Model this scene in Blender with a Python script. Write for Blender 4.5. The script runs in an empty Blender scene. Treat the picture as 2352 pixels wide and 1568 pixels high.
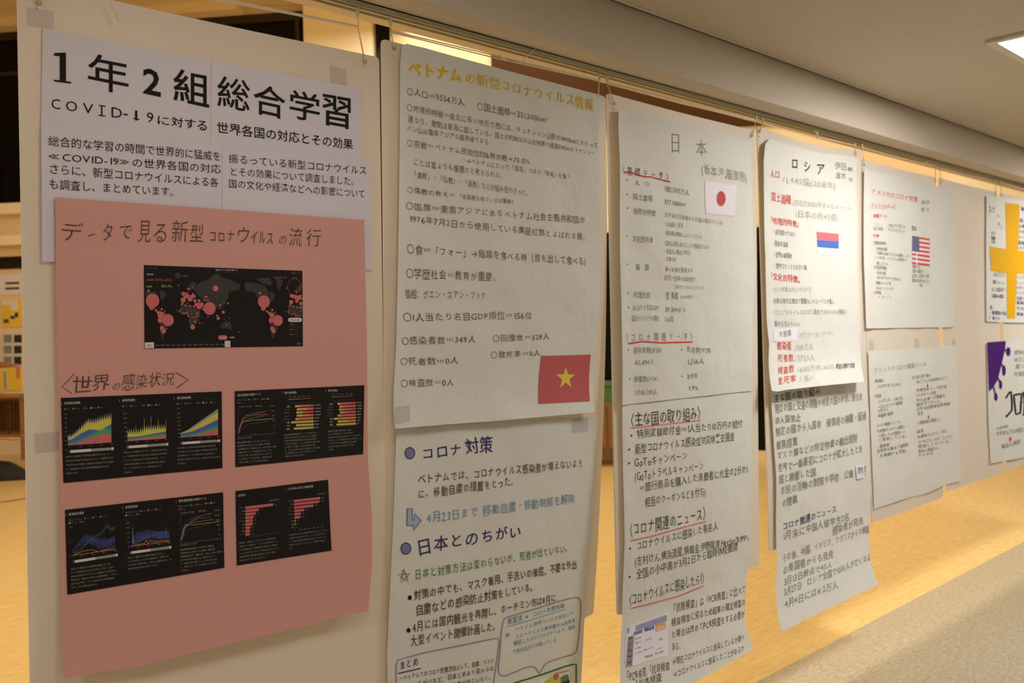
import bpy, bmesh, math, random
import numpy as np
from mathutils import Matrix, Vector
random.seed(7)
SC = bpy.context.scene
COL = SC.collection
# ------------------------------------------------------------------ camera
EYE = 1.55; DIST = 2.0374; FPX = 2096.0; CX, CY = 1176.0, 784.0
PHI, TH, RHO = math.radians(46.397), math.radians(0.7035), math.radians(1.325)
CAM = np.array([0.0, -DIST, EYE])
FW = np.array([math.cos(PHI)*math.cos(TH), math.sin(PHI)*math.cos(TH), -math.sin(TH)])
R0 = np.array([math.sin(PHI), -math.cos(PHI), 0.0]); U0 = np.cross(R0, FW)
RT = R0*math.cos(RHO)-U0*math.sin(RHO); UP = U0*math.cos(RHO)+R0*math.sin(RHO)
cd = bpy.data.cameras.new('camera'); cam = bpy.data.objects.new('camera', cd); COL.objects.link(cam)
cd.sensor_width = 36; cd.lens = FPX/2352*36; cd.clip_start = 0.05
cam.matrix_world = Matrix([[RT[i], UP[i], -FW[i], CAM[i]] for i in range(3)]+[[0, 0, 0, 1]])
cd.dof.use_dof = True; cd.dof.focus_distance = 2.25; cd.dof.aperture_fstop = 4.8
SC.camera = cam
# ------------------------------------------------------------------ view, world, large lights
vs = SC.view_settings; vs.view_transform = 'Standard'; vs.look = 'None'; vs.exposure = 0.30; vs.gamma = 1.0; vs.use_curve_mapping = False
w = bpy.data.worlds.new('world'); SC.world = w; w.use_nodes = True
w.node_tree.nodes['Background'].inputs[0].default_value = (0.9, 0.85, 0.9, 1)
w.node_tree.nodes['Background'].inputs[1].default_value = 0.05
HALL_COLOR = (1.0, 0.87, 0.64); HALL_POWER = 175.0
CORR_EMIT = 40.0; CORR_COLOR = (1.0, 0.95, 0.87)
def area(name, loc, rot, sx, sy, power, color):
    l = bpy.data.lights.new(name, 'AREA'); l.shape = 'RECTANGLE'; l.size = sx; l.size_y = sy; l.energy = power; l.color = color
    o = bpy.data.objects.new(name, l); o.location = loc; o.rotation_euler = rot; COL.objects.link(o); return o

area('hall_light', (5.0, 1.6, 5.2), (0, 0, 0), 9, .8, HALL_POWER, HALL_COLOR)
area('hall_light_deep', (5.0, 5.5, 5.2), (0, 0, 0), 10, 2.5, HALL_POWER*1.25, HALL_COLOR)
area('hall_light_left', (-3.0, 3.5, 5.2), (0, 0, 0), 4, 2.5, HALL_POWER*.6, HALL_COLOR)

def ray(px, py):
    px = np.asarray(px, float); py = np.asarray(py, float)
    return FW + np.multiply.outer((px-CX)/FPX, RT) + np.multiply.outer((CY-py)/FPX, UP)
def on_y(px, py, y=0.0):
    d = ray(px, py); t = (y-CAM[1])/d[..., 1]; return CAM + d*t[..., None] if np.ndim(t) else CAM+d*t
def on_z(px, py, z=0.0):
    d = ray(px, py); t = (z-CAM[2])/d[..., 2]; return CAM + d*t
def unp(px, py, D):
    px = np.atleast_1d(np.asarray(px, float)); py = np.atleast_1d(np.asarray(py, float))
    d = ray(px, py); x = z = None; dd = np.zeros(len(px))
    for _ in range(12):
        t = (-dd-CAM[1])/d[:, 1]; x = CAM[0]+d[:, 0]*t; z = CAM[2]+d[:, 2]*t
        dd = 0.5*dd+0.5*D(x, z) if _ > 4 else D(x, z)
    return x, z

# ------------------------------------------------------------------ materials
def srgb(r, g, b):
    f = lambda c: (c/255/12.92) if c/255 <= .04045 else ((c/255+.055)/1.055)**2.4
    return (f(r), f(g), f(b), 1)
def mat(name, col, rough=.6, metal=0, emit=None, es=0, trans=0, noise=None, bump=None, spec=.5, alpha=1, tcol=None):
    m = bpy.data.materials.new(name); m.use_nodes = True; nt = m.node_tree; N = nt.nodes; L = nt.links
    b = N['Principled BSDF']; b.inputs['Base Color'].default_value = col; b.inputs['Roughness'].default_value = rough
    b.inputs['Metallic'].default_value = metal; b.inputs['Specular IOR Level'].default_value = spec
    if emit: b.inputs['Emission Color'].default_value = emit; b.inputs['Emission Strength'].default_value = es
    tc = N.new('ShaderNodeTexCoord')
    if noise:
        sc, amt, stretch = noise
        mp = N.new('ShaderNodeMapping'); mp.inputs['Scale'].default_value = stretch; L.new(tc.outputs['Object'], mp.inputs[0])
        n = N.new('ShaderNodeTexNoise'); n.inputs['Scale'].default_value = sc; n.inputs['Detail'].default_value = 5; L.new(mp.outputs[0], n.inputs[0])
        r = N.new('ShaderNodeValToRGB'); r.color_ramp.elements[0].position = .3; r.color_ramp.elements[1].position = .7
        c0 = [c*(1-amt) for c in col[:3]]+[1]; c1 = [min(1, c*(1+amt)) for c in col[:3]]+[1]
        r.color_ramp.elements[0].color = c0; r.color_ramp.elements[1].color = c1
        L.new(n.outputs[0], r.inputs[0]); L.new(r.outputs[0], b.inputs['Base Color'])
    if bump:
        sc, st, di = bump
        n2 = N.new('ShaderNodeTexNoise'); n2.inputs['Scale'].default_value = sc; n2.inputs['Detail'].default_value = 3; L.new(tc.outputs['Object'], n2.inputs[0])
        bp = N.new('ShaderNodeBump'); bp.inputs['Strength'].default_value = st; bp.inputs['Distance'].default_value = di
        L.new(n2.outputs[0], bp.inputs['Height']); L.new(bp.outputs[0], b.inputs['Normal'])
    out = N['Material Output']
    if trans:
        t = N.new('ShaderNodeBsdfTranslucent'); t.inputs[0].default_value = tcol or col
        mx = N.new('ShaderNodeMixShader'); mx.inputs[0].default_value = trans
        L.new(b.outputs[0], mx.inputs[1]); L.new(t.outputs[0], mx.inputs[2]); L.new(mx.outputs[0], out.inputs[0])
    if alpha < 1:
        b.inputs['Alpha'].default_value = alpha
    return m
M = {}
M['board'] = mat('corrugated_plastic', srgb(230, 228, 224), .45, trans=.30, tcol=srgb(236, 224, 200), noise=(3, .02, (1, 1, 1)))
M['paper'] = mat('white_paper', srgb(224, 226, 224), .55, trans=.10, bump=(7, .5, .02))
M['paper2'] = mat('copy_paper', srgb(224, 222, 236), .5, trans=.10, bump=(6, .2, .006))
M['paper3'] = mat('bright_paper', srgb(236, 234, 248), .5, trans=.05)
M['pink'] = mat('pink_paper', srgb(214, 158, 152), .6, trans=.05, bump=(5, .3, .010))
M['tape'] = mat('adhesive_tape', srgb(196, 192, 206), .35, alpha=.3)
M['shadowtape'] = mat('shaded_tape', srgb(170, 165, 180), .45, alpha=.26)  # tape grey darkened to carry the soft shadow of the pieces
def ink(name, r, g, b, rough=.7, alpha=1): M[name] = mat(name, srgb(r, g, b), rough, alpha=alpha, spec=.2)
ink('black_ink', 24, 20, 20); ink('dark_ink', 55, 50, 48); ink('pen_ink', 78, 72, 66); ink('brown_ink', 88, 76, 56)
ink('pencil', 140, 138, 134); ink('pencil_light', 172, 171, 166); ink('yellow_ink', 222, 186, 20); ink('yellow_pale', 226, 205, 60)
ink('indigo_ink', 58, 50, 110); ink('light_blue_ink', 130, 160, 186); ink('bubble_ink', 160, 146, 158); ink('green_ink', 96, 142, 84)
ink('red_ink', 214, 44, 30); ink('red_text', 205, 70, 56); ink('salmon_ink', 226, 110, 104); ink('blue_grey', 120, 126, 168)
ink('arrow_blue', 66, 112, 160); ink('arrow_fill', 160, 180, 200); ink('frame_green', 30, 110, 50)
ink('print_black', 26, 24, 24, .45); ink('print_land', 62, 62, 60, .45); ink('print_red', 200, 108, 112, .45); ink('print_white', 216, 210, 210, .45)
ink('print_grey', 150, 148, 148, .45); ink('print_dim', 96, 94, 94, .45); ink('print_yellow', 200, 196, 84, .45); ink('print_blue', 84, 100, 178, .45)
ink('print_green', 74, 158, 116, .45); ink('print_orange', 214, 128, 84, .45); ink('print_olive', 196, 180, 96, .45); ink('print_crimson', 196, 80, 92, .45)
ink('print_violet', 88, 74, 150, .45); ink('flag_red', 188, 94, 100, .4); ink('flag_gold', 226, 200, 84, .4); ink('sun_red', 190, 62, 72, .4)
ink('flag_blue', 70, 110, 200, .4); ink('flag_rose', 226, 110, 124, .4); ink('usa_red', 214, 78, 76, .4); ink('usa_blue', 70, 74, 130, .4)
ink('cross_yellow', 220, 168, 8, .6); ink('purple', 70, 22, 112, .6); ink('table_blue', 150, 160, 200, .5); ink('table_royal', 70, 100, 180, .5)
ink('table_amber', 222, 176, 70, .5); ink('table_peach', 226, 190, 168, .5); ink('table_dim', 150, 140, 150, .5)
M['twine'] = mat('white_twine', srgb(225, 215, 200), .8); M['clip'] = mat('runner_plastic', srgb(190, 186, 175), .4)
M['brass'] = mat('brass', srgb(190, 160, 90), .35, .9); M['alu'] = mat('anodised_rail', srgb(176, 172, 150), .5, 0)
M['soffit'] = mat('painted_plaster', srgb(205, 196, 184), .7, bump=(300, .1, .002))
M['gap_shade'] = mat('shaded_groove', srgb(70, 58, 40), .8)
M['hall_wall'] = mat('cream_wall', srgb(235, 215, 180), .7); M['pillar'] = mat('pale_pillar', srgb(250, 240, 215), .6)
M['brown_panel'] = mat('brown_panel', srgb(72, 48, 28), .8, spec=.1); M['glass'] = mat('night_glass', srgb(8, 7, 7), .15, spec=.15)
M['darkframe'] = mat('dark_frame', srgb(40, 28, 20), .5); M['wood_dark'] = mat('dark_wood', srgb(120, 84, 50), .5, noise=(6, .2, (1, 1, 8)))
M['green'] = mat('green_card', srgb(60, 110, 60), .6); M['bag'] = mat('black_bag', srgb(24, 20, 18), .8)
M['poster_yellow'] = mat('poster_yellow', srgb(240, 205, 70), .6); M['cable'] = mat('grey_cable', srgb(120, 105, 80), .6)
M['cord'] = mat('orange_cord', srgb(200, 90, 40), .6); M['tan'] = mat('tan_wood', srgb(150, 105, 65), .6)
M['skirt'] = mat('pale_strip', srgb(226, 204, 160), .5)
# lamp
M['lamp'] = mat('lamp_diffuser', srgb(250, 250, 250), .5, emit=(CORR_COLOR[0], CORR_COLOR[1], CORR_COLOR[2], 1), es=CORR_EMIT)
M['lamp_fill'] = mat('lamp_diffuser_dim', srgb(250, 250, 250), .5, emit=(CORR_COLOR[0], CORR_COLOR[1], CORR_COLOR[2], 1), es=CORR_EMIT*.15)  # weak emission for the unseen lamp added to fill the left boards
M['lampframe'] = mat('lamp_frame', srgb(215, 205, 185), .5)
def ceiling_mat():
    m = mat('fissured_ceiling', srgb(200, 186, 164), .9); nt = m.node_tree; N = nt.nodes; L = nt.links; b = N['Principled BSDF']
    tc = N.new('ShaderNodeTexCoord'); mp = N.new('ShaderNodeMapping'); mp.inputs['Scale'].default_value = (1, 1.9, 1); L.new(tc.outputs['Object'], mp.inputs[0])
    n = N.new('ShaderNodeTexNoise'); n.inputs['Scale'].default_value = 72; n.inputs['Detail'].default_value = 4; n.inputs['Roughness'].default_value = .62; L.new(mp.outputs[0], n.inputs[0])
    r = N.new('ShaderNodeValToRGB'); r.color_ramp.elements[0].position = .30; r.color_ramp.elements[1].position = .375
    r.color_ramp.elements[0].color = srgb(80, 66, 50); r.color_ramp.elements[1].color = srgb(206, 192, 170)
    L.new(n.outputs[0], r.inputs[0]); L.new(r.outputs[0], b.inputs['Base Color'])
    bp = N.new('ShaderNodeBump'); bp.inputs['Strength'].default_value = .5; bp.inputs['Distance'].default_value = .003; L.new(r.outputs[0], bp.inputs['Height']); L.new(bp.outputs[0], b.inputs['Normal'])
    return m
M['ceiling'] = ceiling_mat()
def floor_mat(name, ca, cb, rough, scale, stretch):
    m = mat(name, ca, rough); nt = m.node_tree; N = nt.nodes; L = nt.links; b = N['Principled BSDF']
    tc = N.new('ShaderNodeTexCoord'); mp = N.new('ShaderNodeMapping'); mp.inputs['Scale'].default_value = stretch; L.new(tc.outputs['Object'], mp.inputs[0])
    n = N.new('ShaderNodeTexNoise'); n.inputs['Scale'].default_value = scale; n.inputs['Detail'].default_value = 8; n.inputs['Roughness'].default_value = .7; L.new(mp.outputs[0], n.inputs[0])
    r = N.new('ShaderNodeValToRGB'); r.color_ramp.elements[0].position = .36; r.color_ramp.elements[1].position = .66
    r.color_ramp.elements[0].color = cb; r.color_ramp.elements[1].color = ca
    L.new(n.outputs[0], r.inputs[0]); L.new(r.outputs[0], b.inputs['Base Color'])
    bp = N.new('ShaderNodeBump'); bp.inputs['Strength'].default_value = .15; bp.inputs['Distance'].default_value = .004
    n3 = N.new('ShaderNodeTexNoise'); n3.inputs['Scale'].default_value = 14; L.new(tc.outputs['Object'], n3.inputs[0]); L.new(n3.outputs[0], bp.inputs['Height']); L.new(bp.outputs[0], b.inputs['Normal'])
    return m
M['lino'] = floor_mat('mottled_linoleum', srgb(184, 174, 150), srgb(148, 138, 116), .45, 26, (1, 2.6, 1))
M['woodfloor'] = floor_mat('wood_floor', srgb(224, 196, 138), srgb(208, 176, 112), .24, 6, (1.5, 6, 1))

# ------------------------------------------------------------------ builders
def props(o, label=None, cat=None, group=None, kind=None):
    if label: o['label'] = label
    if cat: o['category'] = cat
    if group: o['group'] = group
    if kind: o['kind'] = kind
    return o
def mk(name, verts, faces, m, parent=None, smooth=False):
    me = bpy.data.meshes.new(name); me.from_pydata([tuple(map(float, v)) for v in verts], [], faces); me.update()
    if m: me.materials.append(m)
    if smooth:
        me.polygons.foreach_set('use_smooth', [True]*len(me.polygons))
    o = bpy.data.objects.new(name, me); COL.objects.link(o)
    if parent: o.parent = parent
    return o
def box_v(x0, x1, y0, y1, z0, z1):
    return [(x0, y0, z0), (x1, y0, z0), (x1, y1, z0), (x0, y1, z0), (x0, y0, z1), (x1, y0, z1), (x1, y1, z1), (x0, y1, z1)]
BF = [(3, 2, 1, 0), (4, 5, 6, 7), (0, 1, 5, 4), (1, 2, 6, 5), (2, 3, 7, 6), (3, 0, 4, 7)]
def box(name, x0, x1, y0, y1, z0, z1, m, parent=None, bev=0):
    cx, cy, cz = (x0+x1)/2, (y0+y1)/2, (z0+z1)/2
    o = mk(name, box_v(x0, x1, y0, y1, z0, z1), BF, m, parent)
    if bev:
        md = o.modifiers.new('bevel', 'BEVEL'); md.width = bev; md.segments = 2
    return o
def struct(o): o['kind'] = 'structure'; return o
def empty(name, loc, label=None, cat=None, group=None):
    o = bpy.data.objects.new(name, None); o.location = loc; COL.objects.link(o); o.empty_display_size = .05
    return props(o, label, cat, group)
def setparent(ch, par):
    ch.parent = par; ch.matrix_parent_inverse = Matrix.Translation(-Vector(par.location))
def tube(name, pts, r, m, parent=None, seg=6, closed=False):
    pts = [Vector(p) for p in pts]; V = []; F = []; n = len(pts); prev = Vector((0, 1, .1)).normalized()
    for i, p in enumerate(pts):
        a = pts[max(i-1, 0)] if not closed else pts[i-1]; b = pts[min(i+1, n-1)] if not closed else pts[(i+1) % n]
        t = (b-a).normalized(); s = t.cross(prev)
        if s.length < 1e-4: s = t.cross(Vector((1, 0, 0)))
        s.normalize(); q = s.cross(t).normalized(); prev = q
        for k in range(seg):
            an = 2*math.pi*k/seg; V.append(p+(s*math.cos(an)+q*math.sin(an))*r)
    for i in range(n if closed else n-1):
        j = (i+1) % n
        for k in range(seg):
            F.append((i*seg+k, i*seg+(k+1) % seg, j*seg+(k+1) % seg, j*seg+k))
    if not closed: F.append(tuple(range(seg))[::-1]); F.append(tuple((n-1)*seg+k for k in range(seg)))
    return mk(name, V, F, m, parent, True)

# ------------------------------------------------------------------ structure: corridor, lintel, hall
Y_FACE = -0.117
ZL = float(on_y(1700, 215, Y_FACE)[2]); ZC = float(on_y(1700, 110, Y_FACE)[2])
XA, XB = -5.0, 16.0
struct(box('floor', XA, XB, -3.4, 0.11, -0.06, 0.0, M['lino']))
struct(box('ceiling', XA, XB, -3.4, Y_FACE-0.02, ZC, ZC+.05, M['ceiling']))
struct(box('wall_front', XA, XB, Y_FACE, 0.115, ZL, ZC+.05, M['soffit']))
struct(box('wall_back', XA, XB, -3.5, -3.4, 0, ZC, M['soffit']))
struct(box('wall_left', XA-.1, XA, -3.5, Y_FACE, 0, ZC, M['soffit']))
struct(box('wall_right', XB, XB+.1, -3.5, Y_FACE, 0, ZC, M['soffit']))
struct(box('trim_1', XA, XB, Y_FACE-.0195, Y_FACE-.001, ZC+.004, ZC+.02, M['gap_shade']))  # dark strip paints the shade in the gap between ceiling and soffit
struct(box('trim_2', XA, XB, Y_FACE-.034, Y_FACE-.020, ZC-.003, ZC, M['soffit']))
# hanging rail under the lintel
rail = empty('curtain_rail', (4, 0, ZL), 'long grey-green metal hanging rail fixed under the soffit', 'rail')
for (nm, y0, y1, z0) in (('front_flange', -.012, -.008, -.016), ('back_flange', .010, .014, -.014), ('top_web', -.012, .014, -.003)):
    o = box(nm, XA+.02, XB-.02, y0, y1, ZL+z0, ZL, M['alu']); setparent(o, rail)
o = box('inner_track', XA+.02, XB-.02, .056, .060, ZL-.006, ZL, M['alu']); setparent(o, rail)
# hall behind the boards
def line2(pa, pb): return pa[:2], pb[:2]
WA = on_z(50, 1060, 0.0); WB = on_z(1750, 1053, 0.0)
WD = (WB-WA)[:2]; WD = WD/np.linalg.norm(WD); WN = np.array([WD[1], -WD[0]])
if WN@(CAM[:2]-WA[:2]) < 0: WN = -WN
def on_wall(px, py, off=0.0):
    d = ray(px, py); P0 = WA[:2]+WN*off; t = ((P0-CAM[:2])@WN)/(d[:2]@WN); P = CAM+d*t
    return float((P[:2]-WA[:2])@WD), float(P[2])
def wbox(name, a0, a1, z0, z1, off0, off1, m, parent=None):
    V = []
    for z in (z0, z1):
        for a, o_ in ((a0, off0), (a1, off0), (a1, off1), (a0, off1)):
            p = WA[:2]+WD*a+WN*o_; V.append((p[0], p[1], z))
    return mk(name, V, BF, m, parent)
HZ = 5.6
struct(mk('floor', [(-7, .11, -.06), (16, .11, -.06), (16, 14, -.06), (-7, 14, -.06), (-7, .11, 0), (16, .11, 0), (16, 14, 0), (-7, 14, 0)], BF, M['woodfloor']))
struct(box('ceiling', -7, 16, .06, 14, HZ, HZ+.1, M['hall_wall']))
struct(wbox('wall_far', -7, 12, 0, HZ, -.2, 0, M['hall_wall']))
struct(box('wall_upper', -7, 16, .06, .14, ZC+.05, HZ, M['hall_wall']))
struct(box('wall_hall_left', -7.1, -7, .14, 14, 0, HZ, M['hall_wall']))
struct(box('wall_hall_right', 16, 16.1, .14, 14, 0, HZ, M['hall_wall']))
# bulkhead above the windows
aL = on_wall(20, 300)[0]; a698 = on_wall(698, 100)[0]; zt_ = on_wall(20, 78)[1]; zs = on_wall(20, 466)[1]
struct(wbox('trim_4', -7, 3.2, zt_, zt_+.25, 0, .28, M['hall_wall'])); struct(wbox('trim_5', -7, 3.2, zt_+.25, zt_+.31, 0, .34, M['pillar']))
win = struct(wbox('window_1', -7, a698, zs, zt_, .01, .03, M['glass']))
for k in range(7):
    a = a698-.03-k*1.02; wbox('window_frame', a-.05, a, zs, zt_, .03, .07, M['darkframe'], win)
wbox('window_frame', -7, a698, zt_-.1, zt_, .03, .07, M['darkframe'], win)
wbox('window_frame', -7, a698, zt_-.55, zt_-.5, .03, .06, M['darkframe'], win)
for (ya, yb, off, mm, i) in ((466, 490, .22, 'pillar', 6), (490, 540, .10, 'hall_wall', 7), (540, 562, .24, 'pillar', 8), (562, 588, .14, 'skirt', 9), (590, 617, .02, 'bag', 10)):  # last band: shadow line below the mouldings, painted as a black strip
    struct(wbox('trim_%d' % i, -7, a698, on_wall(20, yb, off)[1], on_wall(20, ya, off)[1], 0, off, M[mm]))
a855 = on_wall(855, 100, .12)[0]; a877 = on_wall(897, 100)[0]; a1130 = on_wall(1130, 150)[0]; a1800 = on_wall(1866, 326)[0]
a698p = on_wall(698, 100, .12)[0]
struct(wbox('wall_pillar', a698p, a855, 0, HZ, 0, .12, M['pillar']))
struct(wbox('window_2', a855+.02, a877, 0, zt_, .01, .04, M['glass']))
struct(wbox('wall_panel', a1130, a1800, zs+.5, HZ-.1, .0, .06, M['brown_panel']))
struct(wbox('window_3', a1130, a1800, .1, on_wall(1392, 535)[1], .0, .05, M['glass']))
a2186 = on_wall(2186, 390, .3)[0]
struct(wbox('wall_pillar', a2186, a2186+1.0, 0, HZ, 0, .3, M['pillar']))
struct(wbox('baseboard_far', -7, 12, 0, .10, 0, .07, M['skirt']))

# ------------------------------------------------------------------ hanging boards
class Board: pass
BOARDS = []
BSPEC = [  # TL, TR corners, height, swing of the bottom right corner, a point low on the left and on the right edge
    ((39, -50), (871, 131), 1.80, 0.0, (69, 1568), (890, 1507)), ((877, 88), (1391, 222), 1.80, -.105, (889, 1400), (1363, 1409)), ((1394, 213), (1736, 300), 1.80, 0, (1418, 1408), (1744, 1297)),
    ((1739, 289), (1977, 346), 1.78, -.0, (1768, 1277), (2001, 1190)), ((1979, 366), (2149, 407), 1.78, 0.0, (2003, 1205), (2166, 1142)), ((2157, 408), (2289, 441), 1.76, 0, (2174, 1138), (2303, 1090)), ((2298, 442), (2400, 468), 1.76, 0, (2312, 1088), (2412, 1050))]
BL = ['white hanging board with the pink poster, leftmost of the row', 'white hanging board behind the yellow-titled handwritten sheet',
      'white hanging board behind the pencil sheet with a red-sun flag', 'white hanging board behind the sheet with a red and blue flag',
      'white hanging board behind the left part of the striped-flag sheet', 'white hanging board between striped-flag and yellow-cross sheets',
      'white hanging board cut off by the right picture edge']
for i, (tl, tr, hh, sw, pl_, pr_) in enumerate(BSPEC):
    b = Board(); P = on_y(tl[0], tl[1]); Q = on_y(tr[0], tr[1]); b.xl, b.xr = P[0], Q[0]; b.zl, b.zr = P[2], Q[2]; b.h = hh
    b.bot = [None, None]
    b.sw = sw; b.sag = .022 if i == 3 else .004
    def D(x, z, b=b):
        u = np.clip((x-b.xl)/(b.xr-b.xl), -.2, 1.2); zt = b.zl+(b.zr-b.zl)*u; v = np.clip((zt-z)/b.h, 0, 1.25)
        return b.sw*np.clip(u, 0, 1.2)*v*v + .004*np.sin(u*3.1)*v
    b.D = D; BOARDS.append(b)
    for nm, p, x0, z0 in (('sl', pl_, b.xl, b.zl), ('sr', pr_, b.xr, b.zr)):
        xx, zz = unp(p[0], p[1], D); setattr(b, nm, float((xx[0]-x0)/(z0-zz[0])))
def build_board(i):
    b = BOARDS[i]; nu, nv = 22, 40; V = []; F = []
    for r in range(nv+1):
        for c in range(nu+1):
            u, v = c/nu, r/nv
            x = (b.xl+b.sl*b.h*v)*(1-u)+(b.xr+b.sr*b.h*v)*u; zt = b.zl+(b.zr-b.zl)*u; z = zt-b.h*v-b.sag*math.sin(math.pi*u)*(1-v)**3
            V.append([x, 0, z])
    idx = lambda r, c: r*(nu+1)+c
    rad = .012
    for (r, c, sx, sz) in ((0, 0, 1, -1), (0, nu, -1, -1), (nv, 0, 1, 1), (nv, nu, -1, 1)):
        V[idx(r, c)][0] += sx*rad*.3; V[idx(r, c)][2] += sz*rad*.3
        c1 = 1 if c == 0 else nu-1; r1 = 1 if r == 0 else nv-1
        V[idx(r, c1)][0] = V[idx(r, c)][0]+sx*rad*.7; V[idx(r1, c)][2] = V[idx(r, c)][2]+sz*rad*.7
        for rr in range(1, nv):  # keep column / row coherent
            pass
    A = np.array(V); A[:, 1] = -b.D(A[:, 0], A[:, 2])
    for r in range(nv):
        for c in range(nu): F.append((idx(r, c), idx(r+1, c), idx(r+1, c+1), idx(r, c+1)))
    o = mk('hanging_board', A, F, M['board'])
    md = o.modifiers.new('solid', 'SOLIDIFY'); md.thickness = .005; md.offset = -1
    props(o, BL[i], 'board', 'white boards hanging from the rail')
    return o
BO = [build_board(i) for i in range(7)]

# ------------------------------------------------------------------ glyphs
fc = bpy.data.curves.new('glyph', 'FONT'); fo = bpy.data.objects.new('glyph', fc); COL.objects.link(fo)
GC = {}
def glyph(ch, off=0.0, res=1):
    k = (ch, off, res)
    if ch == '…' and k not in GC:
        v = []; f = []
        for j in range(3):
            a = .15+.27*j; v += [(a, .22), (a+.07, .22), (a+.13, .55), (a+.06, .55)]; f.append((4*j, 4*j+1, 4*j+2, 4*j+3))
        GC[k] = (np.array(v), f, 1.0)
    if k not in GC:
        fc.body = ch; fc.offset = off; fc.resolution_u = res
        dg = bpy.context.evaluated_depsgraph_get(); dg.update()
        e = fo.evaluated_get(dg); m = e.to_mesh()
        v = np.array([(q.co.x, q.co.y) for q in m.vertices]) if len(m.vertices) else np.zeros((0, 2))
        f = [tuple(p.vertices) for p in m.polygons]; e.to_mesh_clear()
        if ord(ch) < 0x250: adv = (v[:, 0].max()+.07) if len(v) else .3
        else: adv = 1.0
        GC[k] = (v, f, adv)
    return GC[k]

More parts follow.
